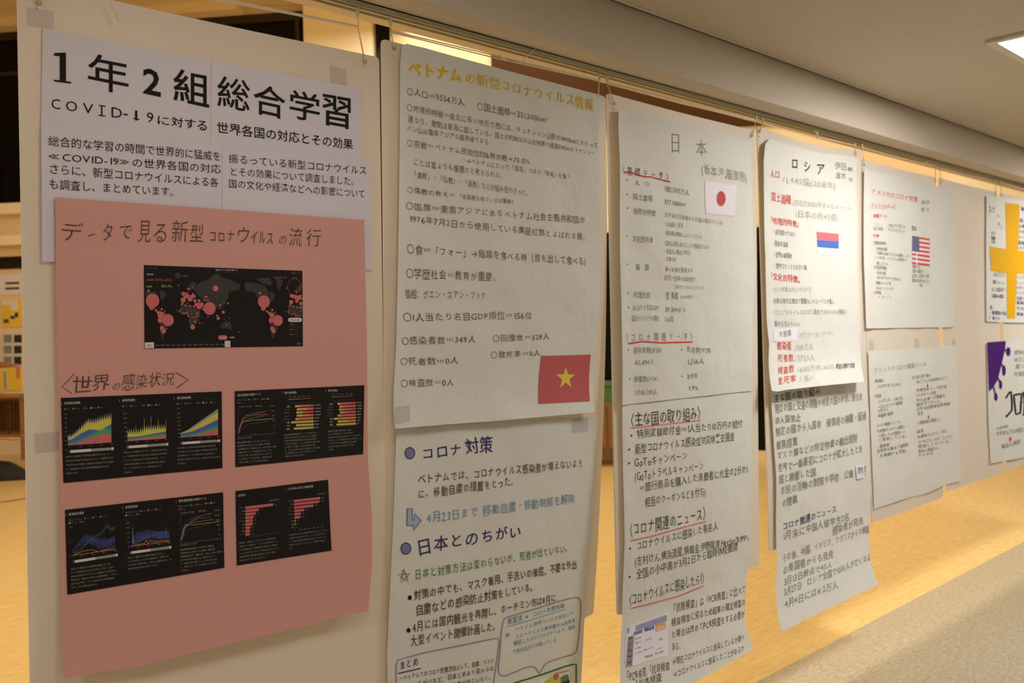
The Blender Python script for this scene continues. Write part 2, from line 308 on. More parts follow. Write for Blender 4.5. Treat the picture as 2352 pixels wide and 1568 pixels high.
class Sheet:
    """A piece of paper: four edge polylines on the board plane plus an offset function; flat print is laid on its front."""
    def __init__(s, name, label, cat, m, D, top, right, bottom, left, group=None, n=(24, 36), eps0=.0007, parent=None, thick=.0004):
        s.D = D; s.layers = {}; s.eps0 = eps0
        def pl(pts):
            p = np.array(pts, float); x, z = unp(p[:, 0], p[:, 1], D); q = np.stack([x, z], 1)
            L = np.r_[0, np.cumsum(np.linalg.norm(np.diff(q, axis=0), axis=1))]; L /= L[-1]
            return lambda t: np.stack([np.interp(t, L, q[:, 0]), np.interp(t, L, q[:, 1])], -1)
        T, R_, B, L_ = pl(top), pl(right), pl(bottom), pl(left)
        nu, nv = n; u = np.linspace(0, 1, nu+1); v = np.linspace(0, 1, nv+1)
        c00, c10, c01, c11 = T(0.), T(1.), B(0.), B(1.)
        V = np.zeros((nv+1, nu+1, 2))
        for j, vv in enumerate(v):
            for i, uu in enumerate(u):
                V[j, i] = (1-vv)*T(uu)+vv*B(uu)+(1-uu)*L_(vv)+uu*R_(vv)-((1-uu)*(1-vv)*c00+uu*(1-vv)*c10+(1-uu)*vv*c01+uu*vv*c11)
        V = V.reshape(-1, 2); A = np.stack([V[:, 0], -D(V[:, 0], V[:, 1]), V[:, 1]], 1)
        F = [(j*(nu+1)+i, (j+1)*(nu+1)+i, (j+1)*(nu+1)+i+1, j*(nu+1)+i+1) for j in range(nv) for i in range(nu)]
        s.o = mk(name, A, F, m, parent, True)
        if thick:
            md = s.o.modifiers.new('solid', 'SOLIDIFY'); md.thickness = thick; md.offset = -1; s.o.modifiers.new('split', 'EDGE_SPLIT')
        if cat: props(s.o, label, cat, group)
        elif label: s.o['label'] = label
        s.name = name
    def _add(s, part, m, pts_xz, faces, lay):
        key = (part, m); L = s.layers.setdefault(key, [[], [], 0])
        x, z = pts_xz[:, 0], pts_xz[:, 1]; y = -(s.D(x, z)+s.eps0+.0004*lay)
        k = L[2]; L[0].append(np.stack([x, y, z], 1)); L[1] += [tuple(i+k for i in f) for f in faces]; L[2] += len(x)
    def text(s, t, x0, y0, x1, y1, h0, h1=None, m='pen_ink', off=-.010, hand=1.0, part='handwriting', res=2, lay=1, wx=None):
        h1 = h0 if h1 is None else h1
        if hand: off += .011; h0 *= 1.06; h1 *= 1.06
        gx, gz = unp([x0-.02*h0, x1-.02*h1, x1, x0], [y0-h0, y1-h1, y1, y0], s.D)
        TL, TR, BR, BL_ = [np.array([gx[i], gz[i]]) for i in range(4)]
        gl = [glyph(c, off, res) if c != ' ' else (np.zeros((0, 2)), [], .5) if True else None for c in t]
        gl = [((g[0], g[1], 1.0) if t[i] == '　' else g) for i, g in enumerate(gl)]
        tot = sum(g[2] for g in gl)
        pen = 0; asp = np.linalg.norm(BR-BL_)/max(np.linalg.norm(TL-BL_), 1e-6)/tot
        for c, (v, f, adv) in zip(t, gl):
            if len(v):
                q = v.copy()
                if hand:
                    sc = 1+hand*random.uniform(-.10, .06)
                    if 0x3040 < ord(c) < 0x3100: sc *= 1-.08*hand
                    an = hand*random.gauss(0, .035); sh = hand*random.gauss(.0, .05)
                    q = q-[.5*adv, .38]; q[:, 0] += q[:, 1]*sh
                    q = q@np.array([[math.cos(an), math.sin(an)], [-math.sin(an), math.cos(an)]])*sc
                    q[:, 1] *= 1+hand*random.uniform(-.05, .05)
                    q = q+[.5*adv+hand*random.uniform(-.03, .03), .38+hand*random.uniform(-.05, .05)]
                uu = ((pen+q[:, 0])/tot)[:, None]; vv = ((q[:, 1]+.08)/.92)[:, None]
                P = (1-uu)*(1-vv)*BL_+uu*(1-vv)*BR+uu*vv*TR+(1-uu)*vv*TL
                s._add(part, m, P, f, lay)
            pen += adv
    def one(s, ch, quad, m='black_ink', off=0.0, part='lettering', res=2, lay=1, sub=None):
        v, f, _ = glyph(ch, off, res); mn, mx = v.min(0), v.max(0); q = (v-mn)/(mx-mn)
        gx, gz = unp([p[0] for p in quad], [p[1] for p in quad], s.D)
        TL, TR, BR, BL_ = [np.array([gx[i], gz[i]]) for i in range(4)]
        uu, vv = q[:, 0:1], q[:, 1:2]; P = (1-uu)*(1-vv)*BL_+uu*(1-vv)*BR+uu*vv*TR+(1-uu)*vv*TL
        s._add(part, m, P, f, lay)
    def poly(s, pts, m, part='print', lay=1):
        p = np.array(pts, float); x, z = unp(p[:, 0], p[:, 1], s.D); s._add(part, m, np.stack([x, z], 1), [tuple(range(len(p)))], lay)
    def quadgrid(s, q, m, part='print', lay=1, n=6):
        TL, TR, BR, BL_ = [np.array(p, float) for p in q]; P = []; F = []
        for j in range(n+1):
            for i in range(n+1):
                u, v = i/n, j/n; P.append((1-u)*(1-v)*TL+u*(1-v)*TR+u*v*BR+(1-u)*v*BL_)
        P = np.array(P); x, z = unp(P[:, 0], P[:, 1], s.D)
        F = [(j*(n+1)+i, (j+1)*(n+1)+i, (j+1)*(n+1)+i+1, j*(n+1)+i+1) for j in range(n) for i in range(n)]
        s._add(part, m, np.stack([x, z], 1), F, lay)
    def ell(s, cx, cy, rx, ry, m, part='print', lay=1, n=20):
        s.poly([(cx+rx*math.cos(2*math.pi*k/n), cy-ry*math.sin(2*math.pi*k/n)) for k in range(n)], m, part, lay)
    def line(s, pts, wpx, m, part='line', lay=1, step=14, closed=False):
        pts = [np.array(p, float) for p in pts]
        if closed: pts = pts+[pts[0]]
        P = []
        for a, b in zip(pts[:-1], pts[1:]):
            n = max(1, int(np.linalg.norm(b-a)/step))
            for k in range(n): P.append(a+(b-a)*k/n)
        P.append(pts[-1]); P = np.array(P); T = np.gradient(P, axis=0); T /= np.maximum(np.linalg.norm(T, axis=1), 1e-9)[:, None]
        N = np.stack([-T[:, 1], T[:, 0]], 1); Q = np.r_[P+N*wpx/2, P-N*wpx/2]; n = len(P)
        x, z = unp(Q[:, 0], Q[:, 1], s.D)
        s._add(part, m, np.stack([x, z], 1), [(i, i+1, n+i+1, n+i) for i in range(n-1)], lay)
    def done(s):
        for (part, m), (V, F, n) in s.layers.items():
            o = mk(part, np.concatenate(V), F, M[m], s.o)
            o['kind'] = 'stuff'
            o['label'] = m.replace('_', ' ').replace('print ', '').replace('ink', '').strip()+' '+part.replace('_', ' ')
        s.layers = {}
def Z(px, py): return float(on_y(px, py)[2])
def X(px, py): return float(on_y(px, py)[0])
def lift(bd, base, *terms):
    def D(x, z):
        d = bd.D(x, z)+base
        for t in terms: d = d+t(x, z)
        return d
    return D
def curl(px, y0, y1, amp, p=2.0):
    z0, z1 = Z(px, y0), Z(px, y1)
    return lambda x, z: amp*np.clip((z0-z)/(z0-z1), 0, 1.3)**p
def side(xa, xb, py, amp, p=2.0):  # lifts from xa towards xb
    x0, x1 = X(xa, py), X(xb, py)
    return lambda x, z: amp*np.clip((x-x0)/(x1-x0), 0, 1.2)**p
def wave(a, lx, lz, ph=0): return lambda x, z: a*(1+np.sin(x*2*math.pi/lx+ph)*np.cos(z*2*math.pi/lz+ph*1.7))
B1, B2, B3, B4, B5, B6, B7 = BOARDS
def crop(ox, oy, s): return lambda *p: [(ox+a/s, oy+b/s) for a, b in p]
# ================= board 1: printed title sheets and pink poster
DT = lift(B1, .0035, wave(.0012, .5, .6))
DT2 = lift(B1, .0045, wave(.0012, .5, .6))
t1 = Sheet('title_sheet', 'white printed sheet, upper left of the four title sheets above the pink poster', 'paper sheet', M['paper2'], DT, [(98, 65), (333, 111), (490, 140)], [(490, 140), (485, 333)], [(95, 290), (485, 333)], [(98, 65), (95, 290)], 'printed title sheets', (14, 10))
t2 = Sheet('title_sheet', 'white printed sheet, upper right of the four title sheets above the pink poster', 'paper sheet', M['paper2'], DT2, [(486, 139), (831, 204)], [(831, 204), (829, 376)], [(484, 333), (829, 376)], [(486, 139), (484, 333)], 'printed title sheets', (14, 10))
DT3 = lift(B1, .0055, wave(.0012, .5, .6)); DT4 = lift(B1, .0065, wave(.0012, .5, .6))
t3 = Sheet('title_sheet', 'white printed sheet, lower left of the four title sheets, partly under pink', 'paper sheet', M['paper2'], DT3, [(95, 287), (518, 337)], [(518, 337), (515, 610)], [(97, 600), (515, 612)], [(95, 287), (97, 600)], 'printed title sheets', (14, 12))
t4 = Sheet('title_sheet', 'white printed sheet, lower right of the four title sheets, partly under pink', 'paper sheet', M['paper2'], DT4, [(511, 336), (851, 372)], [(851, 372), (854, 619)], [(511, 606), (854, 619)], [(511, 336), (511, 606)], 'printed title sheets', (14, 12))
BO_ = .012
def qd(x0, x1, yt0, yb0, yt1, yb1): return [(x0, yt0), (x1, yt1), (x1, yb1), (x0, yb0)]
# first digit with serifs
t1.poly([(137, 126), (147, 121), (151, 121), (151, 188), (137, 186)], 'black_ink', 'lettering')
t1.poly([(124, 122), (151, 121), (151, 125), (137, 129), (124, 128)], 'black_ink', 'lettering')
t1.poly([(124, 183), (163, 188), (163, 192), (124, 187)], 'black_ink', 'lettering', 2)
t1.one('年', [(202, 120), (295, 138), (295, 220), (202, 201)], off=.004)
t1.one('2', [(328, 155), (369, 163), (369, 223), (328, 214)], off=.018)
t1.one('組', [(398, 155), (480, 171), (480, 248), (398, 230)], off=.010)
t2.one('総', [(499, 172), (574, 186), (574, 258), (499, 244)], off=.006)
t2.one('合', [(582, 190), (655, 205), (655, 276), (582, 260)], off=.008)
t2.one('学', [(665, 204), (734, 217), (734, 284), (665, 270)], off=.008)
t2.one('習', [(740, 215), (805, 226), (805, 298), (740, 286)], off=.010)
kw = dict(m='black_ink', hand=0, part='lettering', res=2)
xs = [118, 151, 190, 232, 256, 283, 310, 337, 362, 393, 424, 453]
chs = 'COVID-19に対する'
ws = [20, 26, 24, 3, 24, 10, 5, 15, 26, 27, 25, 22]
for c, x, wd in zip(chs, xs, ws):
    yb = 249+(x-118)*.143
    hh = {'-': 3}.get(c, 23 if ord(c) < 256 else 22)
    if c == 'に': hh = 19
    yb2 = yb if c != '-' else yb-9
    if ord(c) > 256: yb2 = yb+1
    t1.one(c, [(x, yb2-hh), (x+wd, yb2-hh+wd*.14), (x+wd, yb2+wd*.14), (x, yb2)], off=-.004 if ord(c) < 256 else .004)
t1.line([(226, 242), (242, 244)], 2.2, 'black_ink', 'lettering'); t1.line([(226, 264.5), (242, 267)], 2.2, 'black_ink', 'lettering')
t1.line([(306, 272), (320, 274.3)], 2.2, 'black_ink', 'lettering')
t2.text('世界各国の対応とその効果', 497, 305, 811, 344, 26, 24, off=.004, **kw)
t3.text('総合的な学習の時間で世界的に猛威を', 110, 335, 508, 370, 24, 21, off=-.004, **kw)
t3.text('≪COVID-19≫の世界各国の対応', 111, 369, 508, 399, 22, 21, off=-.004, **kw)
t3.text('さらに、新型コロナウイルスによる各', 111, 399, 502, 430, 24, 21, off=-.004, **kw)
t3.text('も調査し、まとめています。', 111, 434, 411, 452, 24, 21, off=-.004, **kw)
t4.text('振るっている新型コロナウイルス', 524, 374, 843, 402, 21, 20, off=-.006, **kw)
t4.text('とその効果について調査しました。', 526, 403, 822, 427, 20, 20, off=-.006, **kw)
t4.text('国の文化や経済などへの影響について', 524, 431, 839, 455, 20, 19, off=-.006, **kw)
for t in (t1, t2, t3, t4): t.done()
# tape behind the sheets, its soft shadow put into the grey colour
def tape(q, D, par, m='shadowtape'):
    s = Sheet('tape', None, None, M[m], D, [q[0], q[1]], [q[1], q[2]], [q[3], q[2]], [q[0], q[3]], None, (3, 3), parent=par, thick=0); return s
DTp = lift(B1, .0012)
tape([(62, 15), (125, 27), (124, 68), (61, 60)], DTp, t1.o); tape([(757, 150), (796, 158), (797, 200), (758, 192)], DTp, t2.o)

DP = lift(B1, .0075, wave(.0012, .5, .6), curl(500, 1250, 1500, .018), lambda x, z: .003+.006*np.clip((x-X(700, 900))/.2, 0, 1.2)**2)
pink = Sheet('pink_poster', 'large salmon pink paper poster with a handwritten heading and black printouts', 'poster', M['pink'], DP,
    [(127, 453), (480, 478), (837, 505)], [(837, 505), (843, 800), (845, 1050), (854, 1180), (855, 1290), (847, 1403)],
    [(146, 1560), (170, 1552), (198, 1548), (299, 1535), (411, 1506), (561, 1471), (711, 1435), (786, 1413), (847, 1403)], [(127, 453), (131, 800), (138, 1080), (146, 1560)], None, (40, 60))
kp = dict(m='pen_ink', off=-.014, hand=1.0)
for t, x0, y0, x1, y1, h0, h1 in (('デ', 141, 552, 190, 553, 45, 40), ('ー', 202, 546, 218, 546, 18, 18), ('タ', 236, 553, 258, 553, 40, 40), ('で', 274, 548, 303, 548, 30, 30),
        ('見', 318, 556, 347, 556, 50, 48), ('る', 353, 556, 383, 556, 42, 42), ('新', 394, 555, 432, 556, 50, 48), ('型', 436, 554, 467, 555, 38, 40),
        ('コロナ', 478, 556, 540, 556, 26, 24), ('ウ', 546, 556, 572, 556, 34, 34), ('イルス', 574, 560, 630, 562, 30, 28), ('の', 640, 560, 658, 560, 18, 18), ('流', 664, 565, 694, 565, 42, 42), ('行', 703, 566, 737, 566, 40, 40)):
    if len(t) > 1: pink.text(t, x0, y0+2, x1, y1+2, h0*1.2, h1*1.2, **kp)
    elif t == 'ー': pink.line([(x0, y0-4), (x1, y0-9)], 1.8, 'pen_ink')
    else: pink.one(t, [(x0+2, y0-h0), (x1+1, y1-h1), (x1-2, y1), (x0-1, y0)], m='pen_ink', off=-.010, part='handwriting', res=2)
pink.line([(171, 857), (142, 888), (165, 904)], 1.6, 'pen_ink'); pink.line([(402, 854), (432, 872), (405, 891)], 1.6, 'pen_ink')
for t, x0, y0, x1, y1, h0, h1 in (('世', 166, 902, 212, 898, 40, 34), ('界', 212, 898, 252, 895, 36, 36), ('の', 258, 896, 276, 894, 16, 16), ('感', 280, 897, 310, 895, 40, 38), ('染', 312, 894, 338, 890, 32, 34), ('状', 341, 890, 370, 886, 34, 34), ('況', 371, 886, 400, 883, 28, 28)):
    if len(t) > 1: pink.text(t, x0, y0+2, x1, y1+2, h0*1.2, h1*1.2, **kp)
    elif t == 'ー': pink.line([(x0, y0-4), (x1, y0-9)], 1.8, 'pen_ink')
    else: pink.one(t, [(x0+2, y0-h0), (x1+1, y1-h1), (x1-2, y1), (x0-1, y0)], m='pen_ink', off=-.010, part='handwriting', res=2)
pink.done()
tape([(78, 995), (137, 990), (138, 1035), (80, 1042)], DTp, pink.o)

# ---- printouts on the pink poster
def printout(label, q, n=(10, 8)):
    s = Sheet('printout', label, 'printout', M['print_black'], lift(B1, 0, lambda x, z: DP(x, z)-B1.D(x, z)+.0012), [q[0], q[1]], [q[1], q[2]], [q[3], q[2]], [q[0], q[3]], 'black printouts glued on the pink poster', n, eps0=.0004)
    return s
C = crop(320, 600, 6.189)
mp = printout('wide black world map printout dotted with red circles on pink poster', C((66, 52), (2318, 135), (2326, 1205), (75, 1238)), (18, 10))
def cp(s, pts, m, part='print', lay=1, c=None): s.poly(c(*pts), m, part, lay)
land = [
 [(820, 330), (880, 290), (1000, 250), (1060, 180), (1130, 175), (1150, 220), (1250, 250), (1350, 290), (1440, 330), (1410, 400), (1330, 420), (1270, 430), (1260, 520), (1210, 600), (1170, 640), (1110, 680), (1050, 640), (1000, 600), (900, 560), (830, 480), (780, 420)],
 [(690, 360), (750, 285), (810, 320), (790, 400), (730, 420)],
 [(590, 620), (720, 610), (800, 660), (860, 700), (870, 760), (820, 860), (790, 920), (740, 960), (710, 880), (700, 780), (620, 740), (570, 700)],
 [(800, 560), (900, 560), (940, 680), (900, 690), (840, 650)],
 [(1155, 890), (1230, 850), (1290, 855), (1320, 920), (1300, 990), (1240, 950), (1160, 955)],
 [(1485, 330), (1520, 290), (1640, 310), (1780, 340), (1830, 420), (1850, 520), (1800, 600), (1690, 560), (1650, 460), (1580, 420), (1520, 430)],
 [(1850, 410), (1930, 480), (1900, 560), (1855, 580)], [(1940, 240), (2040, 260), (2020, 340), (1985, 420), (1950, 340)], [(1660, 240), (1840, 230), (1890, 300), (1860, 350), (1720, 300)],
 [(1850, 700), (1960, 760), (2020, 850), (1960, 930), (1910, 1080), (1880, 1100), (1860, 960), (1840, 860)],
 [(280, 430), (330, 410), (390, 470), (310, 560)], [(80, 430), (230, 420), (280, 520), (180, 560), (90, 520)], [(290, 720), (380, 760), (450, 850), (390, 930), (330, 1110), (305, 1050), (290, 900)],
 [(2110, 620), (2320, 630), (2322, 790), (2230, 790), (2110, 720)], [(2220, 380), (2300, 300), (2318, 400), (2250, 420)]]
for p in land: cp(mp, p, 'print_land', 'map_land', 1, C)
def circ(s, c, x, y, r, m='print_red', part='map_circles', lay=2, ry=None, n=18):
    (a, b), = c((x, y)); k = 6.189 if c is C else 1; s.ell(a, b, r/k, (ry or r*1.06)/k, m, part, lay, n)
for x, y, r in ((185, 560, 96), (172, 655, 36), (128, 420, 18), (315, 680, 16), (275, 665, 7), (232, 695, 18), (262, 722, 20), (300, 760, 46), (358, 705, 10), (350, 740, 14), (405, 835, 82), (295, 835, 38), (320, 952, 32), (340, 988, 36), (388, 958, 8),
    (1080, 385, 41), (995, 670, 86), (945, 505, 17), (926, 552, 12), (972, 553, 12), (1095, 520, 6), (1205, 588, 8), (1257, 594, 14), (1148, 624, 14), (1190, 722, 22), (1118, 808, 24), (1100, 770, 12), (1146, 668, 6), (1178, 662, 5), (972, 785, 9), (893, 805, 5), (857, 878, 10), (904, 884, 5),
    (755, 935, 33), (620, 550, 36), (605, 605, 17), (628, 465, 30), (605, 458, 16), (660, 490, 36), (690, 500, 30), (720, 530, 38), (745, 500, 26), (778, 495, 22), (785, 560, 22), (760, 460, 14), (700, 395, 16), (680, 440, 10), (750, 370, 8), (676, 385, 8), (845, 556, 18), (800, 610, 22), (845, 640, 38), (885, 615, 28), (840, 600, 18), (778, 640, 14),
    (900, 680, 14), (652, 628, 13), (718, 638, 11), (682, 597, 9), (570, 708, 13), (595, 735, 10), (628, 742, 13), (652, 736, 9), (678, 730, 12), (592, 675, 8), (535, 700, 7), (555, 342, 9), (822, 734, 14), (778, 698, 8), (735, 745, 7), (812, 778, 12), (692, 775, 13), (748, 790, 7), (778, 795, 8), (714, 845, 6), (775, 855, 9), (800, 865, 11), (722, 895, 7), (838, 840, 5), (790, 850, 8), (728, 700, 6), (686, 688, 5), (850, 765, 6), (780, 745, 6),
    (1236, 902, 10), (1275, 812, 8), (1202, 826, 5), (1425, 872, 5), (1410, 1005, 9),
    (1768, 575, 86), (1758, 670, 32), (1712, 452, 16), (1887, 692, 15), (1855, 670, 7), (1810, 712, 16), (1840, 735, 18), (1880, 765, 36), (1928, 725, 9), (1965, 840, 72), (1870, 840, 34), (1885, 955, 28), (1905, 990, 30), (1945, 952, 7),
    (2232, 430, 13), (2205, 420, 8), (2272, 405, 8), (2160, 490, 26), (2190, 500, 26), (2220, 510, 28), (2260, 520, 34), (2285, 490, 18), (2155, 580, 30), (2235, 565, 24), (2290, 600, 24), (2140, 625, 14), (2184, 645, 11), (2242, 655, 10), (2290, 655, 14), (2305, 530, 14), (2112, 718, 11), (2130, 742, 9), (2165, 752, 11), (2205, 745, 11), (2130, 690, 7), (2165, 712, 6), (2210, 705, 6), (2255, 755, 6), (2290, 712, 7), (2225, 775, 13), (2270, 780, 8), (2076, 715, 6), (2095, 380, 10)):
    circ(mp, C, x, y, r)
mp.line([C((2200+95*math.cos(a*.35), 360-115*math.sin(a*.35)))[0] for a in range(19)], .6, 'print_crimson', 'map_line', 1)
def ctext(s, c, sc, t, x0, y0, x1, y1, h, m='print_white', off=0, lay=3, part='lettering', h1=None):
    (a, b), (d, e) = c((x0, y0), (x1, y1)); s.text(t, a, b, d, e, h/sc, (h1 or h)/sc, m=m, off=off, hand=0, part=part, res=2, lay=lay)
T_ = lambda *a, **k: ctext(mp, C, 6.189, *a, **k)
T_('世界全体', 98, 198, 200, 200, 28); T_('感染者数', 98, 276, 200, 278, 26, m='print_red'); T_('3475', 220, 283, 325, 285, 44, m='print_red'); T_('万', 326, 280, 348, 280, 18, m='print_red'); T_('2323', 350, 283, 448, 285, 42, m='print_red'); T_('人', 450, 283, 470, 285, 18, m='print_red')
T_('死者数', 98, 372, 178, 374, 30, m='print_yellow'); T_('103', 300, 370, 372, 372, 42, m='print_yellow'); T_('万', 374, 370, 396, 370, 18, m='print_yellow'); T_('93', 400, 370, 448, 372, 42, m='print_yellow'); T_('人', 450, 370, 470, 372, 18, m='print_yellow')
T_('9/28-10/4 日次推移', 90, 105, 255, 108, 20, m='print_dim'); T_('新型コロナウイルス感染 世界マップ', 1080, 135, 1392, 140, 26); T_('Coronavirus map', 1080, 158, 1392, 162, 16, m='print_dim')
T_('この画面について', 600, 216, 715, 219, 20, m='print_grey'); T_('印刷する', 2165, 175, 2235, 177, 22, m='print_grey'); T_('×', 2258, 178, 2280, 178, 22); T_('新規感染者の推移', 1900, 238, 2095, 240, 18, m='print_red'); T_('累計表示', 2165, 244, 2245, 244, 16, m='print_red')
mp.line([C((548+30*math.cos(k*.4), 203-33*math.sin(k*.4)))[0] for k in range(17)], .7, 'print_grey', 'map_line', 2); T_('i', 543, 218, 553, 218, 26)
def pill(s, c, x0, y0, x1, y1, m, lay=3, outline=False):
    r = (y1-y0)/2; pts = [(x1-r+r*math.cos(a), (y0+y1)/2-r*math.sin(a)) for a in [math.pi/2-k*math.pi/8 for k in range(9)]]+[(x0+r+r*math.cos(a), (y0+y1)/2-r*math.sin(a)) for a in [-math.pi/2-k*math.pi/8 for k in range(9)]]
    if outline: s.line(c(*(pts+[pts[0]])), .6, m, 'button_outline', lay)
    else: s.poly(c(*pts), m, 'button', lay)
pill(mp, C, 1115, 1050, 1248, 1115, 'print_red'); T_('感染者数', 1138, 1096, 1228, 1096, 26, lay=4); T_('死者数', 1278, 1096, 1348, 1096, 28)
pill(mp, C, 2110, 802, 2306, 862, 'print_white'); T_('新型コロナ特集へ', 2132, 845, 2290, 847, 22, m='black_ink', lay=5)
for y, t in ((900, '世界チャート'), (970, '日本チャート'), (1040, '経済チャート')):
    pill(mp, C, 2110, y-30, 2306, y+28, 'print_land', 3, True); T_(t, 2132, y+11, 2250, y+11, 22, m='print_grey', lay=4)
mp.quadgrid(C((75, 1152), (205, 1150), (207, 1232), (76, 1236)), 'print_white', 'button', 2, 2); T_('前回へ', 105, 1208, 180, 1208, 24, m='print_land', lay=4)
mp.quadgrid(C((1210, 1130), (1290, 1129), (1292, 1221), (1212, 1223)), 'print_white', 'button', 2, 2); T_('10/4', 1222, 1192, 1282, 1192, 30, m='print_grey', lay=4)
for k, t in enumerate('9/21 9/22 9/23 9/24 9/25 9/26 9/27 9/28 9/29 9/30 10/1 10/2 10/3'.split()): T_(t, 225+k*77.5, 1206-k*1.1, 276+k*77.5, 1206-k*1.1, 28, m='print_grey')
T_('最新へ', 2238, 1184, 2295, 1184, 26, m='print_grey'); mp.done()

C2 = crop(130, 890, 6.031)
p2 = printout('black printout of three stacked area charts, left of the upper chart row', C2((60, 142), (2287, 52), (2297, 1112), (95, 1320)), (18, 10))
T2 = lambda *a, **k: ctext(p2, C2, 6.03, *a, **k)
def areas(s, c, x0, x1, base0, base1, fns, cols, n=72, part='chart_area'):
    xs = np.linspace(x0, x1, n+1); prev = np.array([base0+(base1-base0)*(x-x0)/(x1-x0) for x in xs])
    for lay, (fn, col) in enumerate(zip(fns, cols)):
        cur = np.array([fn((x-x0)/(x1-x0), p_) for x, p_ in zip(xs, prev)])
        P = c(*([(x, y) for x, y in zip(xs, prev)]+[(x, y) for x, y in zip(xs, cur)])); P = np.array(P); gx, gz = unp(P[:, 0], P[:, 1], s.D)
        s._add(part, col, np.stack([gx, gz], 1), [(i, i+1, n+2+i, n+1+i) for i in range(n)], 1)
        prev = cur
ip = lambda t, a, b: float(np.interp(t, a, b))
saw = lambda t, k, ph=0: abs(((t*k+ph) % 1)*2-1)
c5 = ['print_red', 'print_green', 'print_blue', 'print_yellow', 'print_grey']
areas(p2, C2, 155, 757, 800, 758, [
    lambda t, p: ip(t, [0, .2, .5, .85, 1], [790, 770, 700, 628, 650])+4*saw(t, 19),
    lambda t, p: ip(t, [0, .2, .5, .85, 1], [770, 745, 660, 575, 580])-14*saw(t, 19)*t,
    lambda t, p: ip(t, [0, .1, .3, .5, .75, 1], [735, 720, 640, 585, 600, 510])-18*saw(t, 19),
    lambda t, p: ip(t, [0, .1, .3, .45, .6, .8, 1], [700, 690, 590, 500, 510, 470, 440])-70*saw(t, 19)*(.3+.7*t),
    lambda t, p: p-10-26*saw(t, 19)], c5, 152)
areas(p2, C2, 980, 1515, 742, 703, [
    lambda t, p: ip(t, [0, 1], [728, 662]), lambda t, p: ip(t, [0, 1], [712, 632])-3*saw(t, 18), lambda t, p: ip(t, [0, .3, 1], [690, 680, 610])-12*saw(t, 18),
    lambda t, p: ip(t, [0, .3, .5, 1], [655, 650, 600, 590])-68*saw(t, 18), lambda t, p: p-8-14*saw(t, 18)], c5, 144)
areas(p2, C2, 1715, 2235, 690, 655, [
    lambda t, p: ip(t, [0, .3, .6, 1], [684, 672, 630, 570]), lambda t, p: ip(t, [0, .3, .6, 1], [665, 645, 600, 515]), lambda t, p: ip(t, [0, .3, .6, 1], [640, 605, 540, 438]),
    lambda t, p: ip(t, [0, .2, .5, 1], [634, 600, 500, 335]), lambda t, p: ip(t, [0, .2, .5, 1], [630, 580, 470, 290])], c5, 24)
for x, y in ((1210, 425), (1305, 405), (1405, 440), (1512, 440), (1095, 520)): p2.line(C2((x, 600), (x, y)), .7, 'print_yellow', 'chart_line', 2)
def legend(Tf, s, c, x, y, cols, names, dx, m='print_grey'):
    for k, (cc, nm) in enumerate(zip(cols, names)):
        xx = x+dx[k]; yy = y-(dx[k])*.045; s.poly(c((xx, yy-10), (xx+20, yy-11), (xx+20, yy+10), (xx, yy+11)), cc, 'legend_mark', 2); Tf(nm, xx+24, yy+9, xx+24+len(nm)*15, yy+8, 18, m=m)
nmA = ['アジア', 'ヨーロッパ', '北米', '中南米', 'その他']
for (x, y, t, w_, bx) in ((105, 234, '新規感染者数', 222, 105), (905, 196, '新規死者数', 178, 905), (1663, 162, '累計感染者数', 196, 1663)):
    T2(t, x, y, x+w_, y-10, 36); p2.line(C2((x-38, y-35), (x-38, y+2)), 1, 'print_red', 'mark', 2)
    legend(T2, p2, C2, bx, y+62 if y > 190 else y+62, c5, nmA, [0, 110, 268, 356, 460])
for k in range(8): T2(['35', '30', '25', '20', '15', '10', '5', '0'][k], 108 if k < 6 else 125, 434+k*62, 138, 434+k*62, 22, m='print_grey')
T2('万人', 106, 376, 150, 374, 20, m='print_grey'); T2('人', 912, 334, 926, 334, 20, m='print_grey'); T2('万人', 1665, 298, 1700, 296, 20, m='print_grey')
for k, t in enumerate(['12000', '10000', '8000', '6000', '4000', '2000', '0']): T2(t, 912+k*6, 370+k*63, 972, 369+k*63, 22, m='print_grey')
for k, t in enumerate(['3000', '2500', '2000', '1500', '1000', '500', '0']): T2(t, 1665+k*2, 368+k*55, 1712, 367+k*55, 20, m='print_grey')
for x0, y0, x1, y1 in ((160, 832, 785, 790), (965, 775, 1540, 730), (1710, 722, 2258, 688)):
    for k, t in enumerate(['1/22', '3/15', '6/1', '8/1', '10/3']):
        xx = x0+(x1-x0-40)*k/4; yy = y0+(y1-y0)*k/4; T2(t, xx, yy, xx+36, yy-2, 20, m='print_dim' if k == 0 else 'print_grey')
for x0, y0, x1, y1, h in ((165, 905, 790, 862, 38), (965, 842, 1545, 800, 36), (1712, 788, 2262, 750, 34)):
    xm = (x0+x1)/2; ym = (y0+y1)/2; x_ = x1-30; y_ = y1+2
    p2.quadgrid(C2((x0+30, y0-h-2), (xm, ym-h), (xm, ym), (x0+30, y0-2)), 'print_white', 'slider', 1, 2); p2.quadgrid(C2((x0, y0-h), (x0+30, y0-h-2), (x0+30, y0-2), (x0, y0)), 'print_dim', 'slider', 1, 1)
    p2.quadgrid(C2((xm, ym-h), (x_, y_-h), (x_, y_), (xm, ym)), 'print_grey', 'slider', 1, 2); p2.quadgrid(C2((x_, y_-h), (x1, y1-h), (x1, y1), (x_, y_)), 'print_white', 'slider', 1, 1)
def para(Tf, x0, y0, x1, slope, dy, h, lines, m='print_grey', xb=None):
    for k, t in enumerate(lines):
        xe = x0+(x1-x0)*min(1, len(t)/max(len(q) for q in lines)); Tf(t, x0+k*(xb or 2), y0+k*dy, xe, y0+k*dy-slope*(xe-x0), h, m=m)
